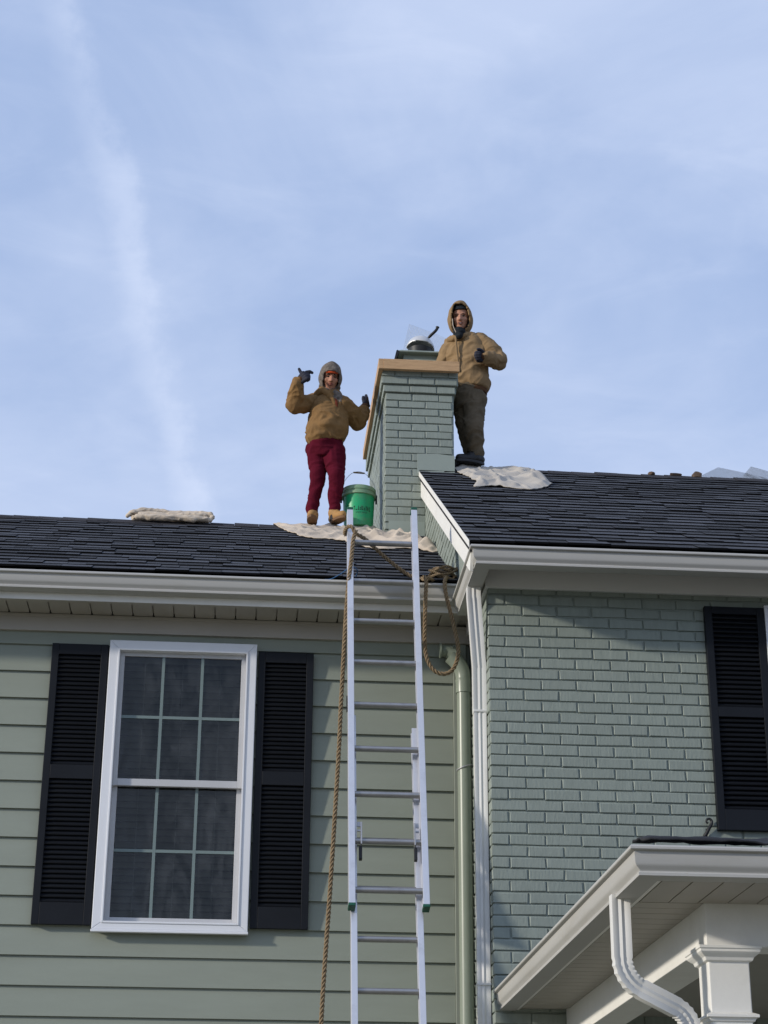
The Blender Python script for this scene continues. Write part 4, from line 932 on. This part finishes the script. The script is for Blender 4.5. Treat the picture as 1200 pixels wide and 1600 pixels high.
# ---- person giving a thumbs-up, standing on the lower ridge
H1 = Vector((0.614, 13.335, 8.328)); F1 = Vector((0.06, -0.92, -0.38)); U1 = Vector((0.05, -0.3, 1))
pel = Vector((0.588, 13.40, 7.74)); face1 = (0.30, -0.95)
neck = Vector((0.625, 13.385, 8.20))
shL, shR = Vector((0.490, 13.395, 8.145)), Vector((0.742, 13.345, 8.105))
elL, wrL = Vector((0.335, 13.31, 8.068)), Vector((0.352, 13.20, 8.215))
elR, wrR = Vector((0.852, 13.47, 8.010)), Vector((0.912, 13.585, 8.215))
hipL, hipR = Vector((0.525, 13.41, 7.72)), Vector((0.650, 13.38, 7.70))
knL, knR = Vector((0.530, 13.38, 7.44)), Vector((0.674, 13.31, 7.46))
anL, anR = Vector((0.492, 13.43, 7.165)), Vector((0.668, 13.37, 7.165))
fin_up = [[(0.072, 0.024, 0), (0.098, 0.028, -0.008), (0.122, 0.020, -0.022), (0.130, 0.004, -0.034)],
          [(0.078, 0.008, 0), (0.100, 0.006, -0.018), (0.088, 0.004, -0.040), (0.066, 0.004, -0.040)],
          [(0.076, -0.009, 0), (0.096, -0.010, -0.018), (0.084, -0.010, -0.038), (0.064, -0.010, -0.038)],
          [(0.070, -0.025, 0), (0.086, -0.026, -0.016), (0.076, -0.025, -0.033), (0.060, -0.024, -0.033)],
          [(0.050, 0.026, -0.004), (0.062, 0.050, -0.006), (0.064, 0.074, -0.004), (0.068, 0.094, 0.0)]]
fin_flat = [[(0.078, 0.028, 0), (0.105, 0.032, -0.006), (0.130, 0.033, -0.014)], [(0.082, 0.009, 0), (0.112, 0.010, -0.007), (0.140, 0.010, -0.016)], [(0.080, -0.010, 0), (0.108, -0.011, -0.007), (0.132, -0.012, -0.015)],
            [(0.074, -0.027, 0), (0.094, -0.031, -0.006), (0.112, -0.034, -0.012)], [(0.022, 0.028, -0.006), (0.045, 0.046, -0.014), (0.068, 0.050, -0.018)]]
dLh, sLh = (0.66, -0.40, 0.52), (0.02, 0.0, 1.0); dRh, sRh = (0.054, 0.11, 0.153), (-0.35, -0.80, 0.45)
mb = MB()
torso(mb, [(pel + Vector((0, 0, -0.06)), 0.10, 0.09, 0), (pel + Vector((0, 0, 0.05)), 0.125, 0.10, 0), ((0.60, 13.40, 7.92), 0.12, 0.10, 0), ((0.612, 13.39, 8.06), 0.13, 0.09, 0), ((0.62, 13.39, 8.15), 0.10, 0.07, 0)], face1)
mb.chain([(0.62, 13.39, 8.12), neck, H1 + Vector((0.005, 0.03, -0.05))], [0.055, 0.048, 0.048])
mb.chain([shL, elL, wrL], [0.045, 0.038, 0.026]); mb.chain([shR, elR, wrR], [0.045, 0.038, 0.026])
mb.chain([hipL, knL, anL, anL - Vector((0, 0, 0.03))], [0.065, 0.034, 0.022, 0.022]); mb.chain([hipR, knR, anR, anR - Vector((0, 0, 0.03))], [0.065, 0.034, 0.022, 0.022])
mb.capsule(anL - Vector((0, 0, .04)), anL + Vector((-0.008, -0.09, -.045)), 0.022, 0.018); mb.capsule(anR - Vector((0, 0, .04)), anR + Vector((0.04, -0.08, -.045)), 0.022, 0.018)
hand(mb, wrL, dLh, sLh, fin_up, 0.0075); hand(mb, wrR, dRh, sRh, fin_flat, 0.0075)
r1, f1, u1 = head(mb, H1, F1, U1)
p1 = organic(mb, 'person', 0.0055, 3, 'skin')
tag(p1, 'person in maroon trousers and camouflage hood giving a thumbs-up on the lower roof', 'person', 'people on the roof')
face_parts(H1, r1, f1, u1, p1)
mb = MB()
torso(mb, [((0.588, 13.385, 7.775), 0.128, 0.112, 0.022), ((0.59, 13.38, 7.805), 0.150, 0.135, 0.020), ((0.596, 13.37, 7.87), 0.158, 0.150, 0.014), ((0.602, 13.372, 7.95), 0.150, 0.142, 0.008), ((0.608, 13.38, 8.03), 0.150, 0.125, 0.012), ((0.614, 13.385, 8.10), 0.150, 0.108, 0.015), ((0.618, 13.39, 8.155), 0.118, 0.09, 0.01), ((0.624, 13.385, 8.205), 0.080, 0.078, 0.01)], face1)
mb.chain([shL + Vector((0.03, 0, -0.01)), shL.lerp(elL, .55) + Vector((0, 0, -0.004)), elL, wrL.lerp(elL, .35), wrL], [0.068, 0.068, 0.064, 0.056, 0.046]); mb.chain([shR - Vector((0.02, 0, 0)), shR.lerp(elR, .5), elR, elR.lerp(wrR, .45), elR.lerp(wrR, .66)], [0.064, 0.062, 0.062, 0.056, 0.046])
jk = organic(mb, 'jacket', 0.006, 3, 'duck_canvas', p1, folds=((0.013, 6, 10), (0.006, 15, 22)), seed=3)
# jacket's own hood, collapsed on the shoulders, collar and zip line
mb = MB(); mb.chain([(0.50, 13.36, 8.175), (0.545, 13.305, 8.20), (0.59, 13.285, 8.165), (0.635, 13.275, 8.10), (0.66, 13.265, 8.02)], [0.030, 0.034, 0.026, 0.018, 0.010]); mb.chain([(0.715, 13.33, 8.15), (0.700, 13.295, 8.10), (0.672, 13.268, 8.03)], [0.026, 0.020, 0.010])
mb.chain([(0.50, 13.40, 8.18), (0.56, 13.46, 8.21), (0.66, 13.46, 8.20), (0.72, 13.38, 8.16)], [0.034, 0.04, 0.04, 0.03])
organic(mb, 'fallen_hood', 0.006, 3, 'duck_canvas', p1, folds=((0.004, 14, 18),), seed=8)
mb = MB(); mb.chain([(0.650, 13.285, 8.105), (0.660, 13.268, 8.07), (0.668, 13.262, 8.04)], [0.022, 0.017, 0.008]); organic(mb, 'shirt', 0.006, 3, 'rust_knit', p1)
mb = MB()
torso(mb, [((0.585, 13.385, 7.752), 0.124, 0.108, 0.022), ((0.586, 13.385, 7.785), 0.130, 0.116, 0.022)], face1); organic(mb, 'waistband', 0.006, 3, 'rib_knit', p1)
for wv, dv in ((wrL, dLh), (wrR - Vector(dRh) * 0.15, dRh)):
    mb = MB(); d = Vector(dv).normalized(); mb.capsule(wv - d * 0.012, wv + d * 0.022, 0.037, 0.032); organic(mb, 'cuff', 0.005, 2, 'rib_knit', p1)
mb = MB()
torso(mb, [(pel + Vector((0, 0.01, -0.10)), 0.115, 0.11, 0), (pel + Vector((0, 0.0, -0.04)), 0.138, 0.128, 0), (pel + Vector((0, -0.005, 0.04)), 0.138, 0.120, 0.01), (pel + Vector((0, -0.01, 0.06)), 0.125, 0.108, 0.01)], face1)
for h, k, a, q in ((hipL, knL, anL, 0.88), (hipR, knR, anR, 1.0)):
    mb.chain([h, h.lerp(k, .5), k, k.lerp(a, .5) + Vector((0, 0.012, 0)), a + Vector((0, 0, 0.065)), a + Vector((0, 0, 0.040))], [0.092, 0.079 * q, 0.060 * q, 0.052 * q, 0.043, 0.039])
organic(mb, 'trousers', 0.006, 3, 'maroon_fleece', p1, folds=((0.008, 6, 10), (0.0045, 12, 24)), seed=5)
for a in (anL, anR): mb = MB(); mb.capsule(a + Vector((0, 0, 0.03)), a - Vector((0, 0, .05)), 0.038, 0.038); organic(mb, 'sock', 0.006, 2, 'charcoal_sock', p1)
zf = ZRIDGE_L + 0.042
boot('boot', (0.507, 13.47, zf), (0.480, 13.24, zf - 0.008), (0.50, 13.425, 7.165), p1, 'boot_tan', 'boot_sole')
boot('boot', (0.642, 13.44, zf), (0.742, 13.225, zf - 0.012), (0.664, 13.378, 7.172), p1, 'boot_tan', 'boot_sole')
for wv, dv, sv, fg in ((wrL, dLh, sLh, fin_up), (wrR, dRh, sRh, fin_flat)):
    mb = MB(); hand(mb, wv, dv, sv, fg, 0.0142, width=0.044); organic(mb, 'glove', 0.0035, 2, 'glove_dark', p1)
keep1 = lambda q: not (q.y > 0.025 and abs(q.x) < 0.064 * (1 - 0.25 * max(0, -q.z - 0.05) / 0.05) and -0.098 < q.z < 0.058 - 6 * q.x * q.x)
shell('hood', H1, r1, f1, u1, (0.090, 0.102, 0.128), keep1, 'camo', p1, (0, -0.004, 0.004), seed=2)
mb = MB(); mb.chain([H1 - u1 * 0.145 + f1 * 0.005, (0.632, 13.345, 8.165), (0.66, 13.30, 8.10)], [0.052, 0.050, 0.026]); mb.chain([H1 - u1 * 0.07 + r1 * 0.062, (0.685, 13.30, 8.16), (0.695, 13.285, 8.10)], [0.026, 0.026, 0.014]); mb.chain([H1 - u1 * 0.07 - r1 * 0.062, (0.565, 13.32, 8.19)], [0.026, 0.03]); organic(mb, 'neck_gaiter', 0.006, 3, 'camo', p1, folds=((0.004, 16, 24),))
keepb = lambda q: 0.036 < q.z < 0.075 and q.y > 0.0
shell('beanie', H1, r1, f1, u1, (0.080, 0.096, 0.112), keepb, 'orange_knit', p1, (0, 0.002, 0.0), thick=0.006, warp=0.002)

# ---- hooded person standing at the chimney on the higher ridge
H2 = Vector((1.682, 13.35, 8.938)); F2 = Vector((-0.20, -0.93, -0.30)); U2 = Vector((-0.06, -0.28, 1))
face2 = (-0.45, -0.89)
pel2 = Vector((1.752, 13.42, 8.25))
neck2 = Vector((1.69, 13.41, 8.82))
shA, shB = Vector((1.865, 13.40, 8.755)), Vector((1.600, 13.47, 8.735))
elA, wrA = Vector((1.985, 13.33, 8.550)), Vector((1.872, 13.215, 8.520))
elB, wrB = Vector((1.545, 13.50, 8.50)), Vector((1.50, 13.38, 8.43))
hpA, hpB = Vector((1.795, 13.385, 8.22)), Vector((1.715, 13.475, 8.22))
kA, kB = Vector((1.770, 13.33, 7.93)), Vector((1.745, 13.46, 7.93))
aA, aB = Vector((1.800, 13.40, 7.715)), Vector((1.800, 13.53, 7.70))
dA, sA = (-0.90, -0.25, -0.10), (0.1, -0.2, 1); dB, sB = (-0.3, -0.5, -0.6), (-0.8, 0.2, 0.3)
fin_hook = [[(0.078, 0.026, 0), (0.100, 0.026, -0.012), (0.104, 0.024, -0.036), (0.084, 0.022, -0.048)], [(0.080, 0.008, 0), (0.104, 0.007, -0.012), (0.106, 0.006, -0.036), (0.086, 0.006, -0.050)],
            [(0.078, -0.010, 0), (0.100, -0.011, -0.012), (0.102, -0.012, -0.034), (0.083, -0.012, -0.046)], [(0.072, -0.026, 0), (0.090, -0.028, -0.010), (0.092, -0.029, -0.028), (0.078, -0.028, -0.038)],
            [(0.024, 0.028, -0.006), (0.048, 0.050, -0.010), (0.070, 0.056, -0.016), (0.086, 0.054, -0.022)]]
mb = MB()
torso(mb, [(pel2 + Vector((0, 0, -0.05)), 0.11, 0.09, 0), (pel2 + Vector((0, 0, 0.06)), 0.13, 0.10, 0), ((1.745, 13.43, 8.45), 0.12, 0.095, 0), ((1.735, 13.43, 8.63), 0.13, 0.09, 0), ((1.725, 13.43, 8.76), 0.10, 0.07, 0)], face2)
mb.chain([(1.72, 13.43, 8.74), neck2, H2 + Vector((0.01, 0.03, -0.05))], [0.06, 0.05, 0.05])
mb.chain([shA, elA, wrA], [0.047, 0.040, 0.028]); mb.chain([shB, elB, wrB], [0.047, 0.040, 0.028])
mb.chain([hpA, kA, aA, aA - Vector((0, 0, .02))], [0.07, 0.05, 0.034, 0.030]); mb.chain([hpB, kB, aB, aB - Vector((0, 0, .02))], [0.07, 0.05, 0.034, 0.030])
mb.capsule(aA - Vector((0, 0, .025)), aA + Vector((-0.09, -0.03, -.03)), 0.022, 0.018); mb.capsule(aB - Vector((0, 0, .025)), aB + Vector((-0.09, -0.03, -.035)), 0.022, 0.018)
hand(mb, wrA, dA, sA, fin_hook, 0.0078); hand(mb, wrB, dB, sB, fin_flat, 0.0078)
r2, f2, u2 = head(mb, H2, F2, U2)
p2 = organic(mb, 'person', 0.0055, 3, 'skin_pale')
tag(p2, 'person with tan hood up and dark trousers standing by the chimney on the higher roof', 'person', 'people on the roof')
face_parts(H2, r2, f2, u2, p2, True)
mb = MB()
torso(mb, [((1.757, 13.42, 8.315), 0.148, 0.125, 0.0), ((1.752, 13.418, 8.36), 0.165, 0.14, 0.0), ((1.746, 13.42, 8.45), 0.165, 0.14, 0), ((1.740, 13.42, 8.55), 0.168, 0.13, 0), ((1.735, 13.43, 8.66), 0.172, 0.122, 0), ((1.730, 13.43, 8.75), 0.140, 0.10, 0.004), ((1.718, 13.425, 8.80), 0.095, 0.085, 0.0)], face2)
mb.chain([shA - Vector((0.02, 0, 0.005)), shA.lerp(elA, .55), elA, elA.lerp(wrA, .5), wrA], [0.074, 0.074, 0.068, 0.060, 0.048]); mb.chain([shB + Vector((0.02, 0, 0)), shB.lerp(elB, .5), elB, wrB], [0.070, 0.068, 0.060, 0.046])
organic(mb, 'jacket', 0.006, 3, 'faded_canvas', p2, folds=((0.013, 6, 9), (0.006, 15, 20)), seed=13)
mb = MB(); torso(mb, [((1.758, 13.42, 8.268), 0.140, 0.118, 0), ((1.757, 13.42, 8.325), 0.146, 0.124, 0)], face2); organic(mb, 'waistband', 0.006, 3, 'rib_knit', p2)
mb = MB(); mb.chain([(1.635, 13.315, 8.80), (1.632, 13.295, 8.70), (1.640, 13.285, 8.58), (1.655, 13.285, 8.42)], [0.010, 0.010, 0.010, 0.010]); organic(mb, 'zip_placket', 0.005, 2, 'faded_canvas', p2)
mb = MB(); d = Vector(dA).normalized(); mb.capsule(wrA - d * 0.015, wrA + d * 0.024, 0.042, 0.036); organic(mb, 'cuff', 0.005, 2, 'rib_knit', p2)
mb = MB(); d = Vector(dB).normalized(); mb.capsule(wrB - d * 0.015, wrB + d * 0.024, 0.040, 0.036); organic(mb, 'cuff', 0.005, 2, 'rib_knit', p2)
mb = MB()
torso(mb, [(pel2 + Vector((0, 0, -0.10)), 0.115, 0.105, 0), (pel2 + Vector((0, 0, -0.03)), 0.130, 0.118, 0), (pel2 + Vector((0, 0, 0.08)), 0.132, 0.115, 0)], face2)
for h, k, a in ((hpA, kA, aA), (hpB, kB, aB)):
    mb.chain([h, h.lerp(k, .5), k, k.lerp(a, .45) + Vector((0.008, 0, 0)), a + Vector((0, 0, 0.05)), a + Vector((0, 0, 0.022))], [0.092, 0.082, 0.070, 0.063, 0.058, 0.055])
organic(mb, 'trousers', 0.006, 3, 'brown_trouser', p2, folds=((0.010, 6, 11), (0.005, 12, 24)), seed=9)
zf2 = ZRIDGE_R + 0.046
boot('boot', (1.868, 13.41, zf2), (1.618, 13.33, zf2 - 0.012), (1.80, 13.40, 7.735), p2, 'boot_black', 'boot_black', 0.054)
boot('boot', (1.850, 13.55, zf2 - 0.02), (1.610, 13.46, zf2 - 0.02), (1.80, 13.53, 7.73), p2, 'boot_black', 'boot_black', 0.054)
for wv, dv, sv, fg in ((wrA, dA, sA, fin_hook), (wrB, dB, sB, fin_flat)):
    mb = MB(); hand(mb, wv, dv, sv, fg, 0.0132, width=0.042); organic(mb, 'glove', 0.0035, 2, 'glove_dark', p2)
def sq2(q):
    return Vector((q.x * (1 - 0.18 * max(0, q.z) / 0.15), q.y, q.z))
keep2 = lambda q: not (q.y > 0.058 and abs(q.x + 0.004) < 0.074 * (1 - 0.25 * max(0, q.z) / 0.1) and -0.125 < q.z < 0.112)
shell('hood', H2, r2, f2, u2, (0.100, 0.128, 0.146), keep2, 'faded_canvas', p2, (0.006, -0.004, 0.0), thick=0.012, warp=0.006, seed=6, squeeze=sq2)
keepl = lambda q: q.y < 0.05
shell('hood_lining', H2, r2, f2, u2, (0.090, 0.110, 0.134), keepl, 'dark_knit', p2, (0.004, -0.006, 0.0), thick=0.006, warp=0.002)
shell('beanie', H2, r2, f2, u2, (0.078, 0.094, 0.118), lambda q: q.z > 0.066, 'dark_knit', p2, (0, 0.002, 0.0), thick=0.006, warp=0.002)
mb = MB(); mb.chain([H2 - u2 * 0.145 + f2 * 0.030, (1.664, 13.325, 8.79), (1.660, 13.30, 8.75)], [0.046, 0.050, 0.030]); organic(mb, 'scarf', 0.006, 3, 'dark_knit', p2, folds=((0.005, 14, 30),))
mb = MB(); mb.chain([(1.60, 13.40, 8.765), (1.64, 13.33, 8.755), (1.70, 13.32, 8.765), (1.78, 13.37, 8.79)], [0.030, 0.024, 0.026, 0.034]); mb.chain([(1.78, 13.37, 8.79), (1.77, 13.45, 8.80), (1.66, 13.48, 8.80), (1.60, 13.41, 8.765)], [0.034, 0.04, 0.04, 0.03]); organic(mb, 'collar', 0.006, 3, 'faded_canvas', p2, folds=((0.004, 14, 20),))
mb = MB(); mb.tube(curve_pts([tuple(H2 + r2 * 0.060 + f2 * 0.112 - u2 * 0.02), tuple(H2 + r2 * 0.056 + f2 * 0.118 - u2 * 0.08), tuple(H2 + r2 * 0.035 + f2 * 0.115 - u2 * 0.135), tuple(H2 + r2 * 0.030 + f2 * 0.115 - u2 * 0.17)], 5), 0.0035, 6); mb.build('drawstring', 'canvas_cloth', p2, smooth=180)

# ================================================================== folded cloth straddling the lower ridge
zr = ZRIDGE_L + 0.03; mb = MB()
Q = lambda pts, rs: mb.chain([(x, y, zr + z) for x, y, z in pts], rs)
Q([(-0.86, 13.335, -0.012), (-0.72, 13.315, -0.020), (-0.55, 13.31, -0.022), (-0.42, 13.305, -0.026), (-0.33, 13.31, -0.020)], [0.019, 0.022, 0.020, 0.022, 0.017])
Q([(-0.84, 13.36, 0.020), (-0.70, 13.34, 0.018), (-0.55, 13.335, 0.010), (-0.42, 13.33, 0.012), (-0.34, 13.325, 0.014)], [0.019, 0.019, 0.018, 0.017, 0.012])
Q([(-0.94, 13.37, 0.010), (-0.90, 13.36, 0.035), (-0.83, 13.37, 0.062), (-0.74, 13.39, 0.060), (-0.62, 13.39, 0.042), (-0.48, 13.385, 0.040), (-0.36, 13.36, 0.036), (-0.30, 13.34, 0.022)], [0.014, 0.020, 0.022, 0.024, 0.024, 0.024, 0.022, 0.018])
Q([(-0.30, 13.335, 0.030), (-0.282, 13.33, 0.005), (-0.30, 13.325, -0.025), (-0.345, 13.32, -0.012)], [0.014, 0.014, 0.015, 0.012])
Q([(-0.88, 13.44, 0.015), (-0.7, 13.46, 0.03), (-0.5, 13.46, 0.02), (-0.34, 13.43, 0.02)], [0.035, 0.04, 0.04, 0.03])
o = organic(mb, 'drop_cloth', 0.0035, 1, 'canvas_cloth', None, folds=((0.006, 7, 16), (0.004, 18, 40)), seed=21)
tag(o, 'folded tan drop cloth lying alone on the lower ridge', 'drop cloth', 'canvas drop cloths on the roof')
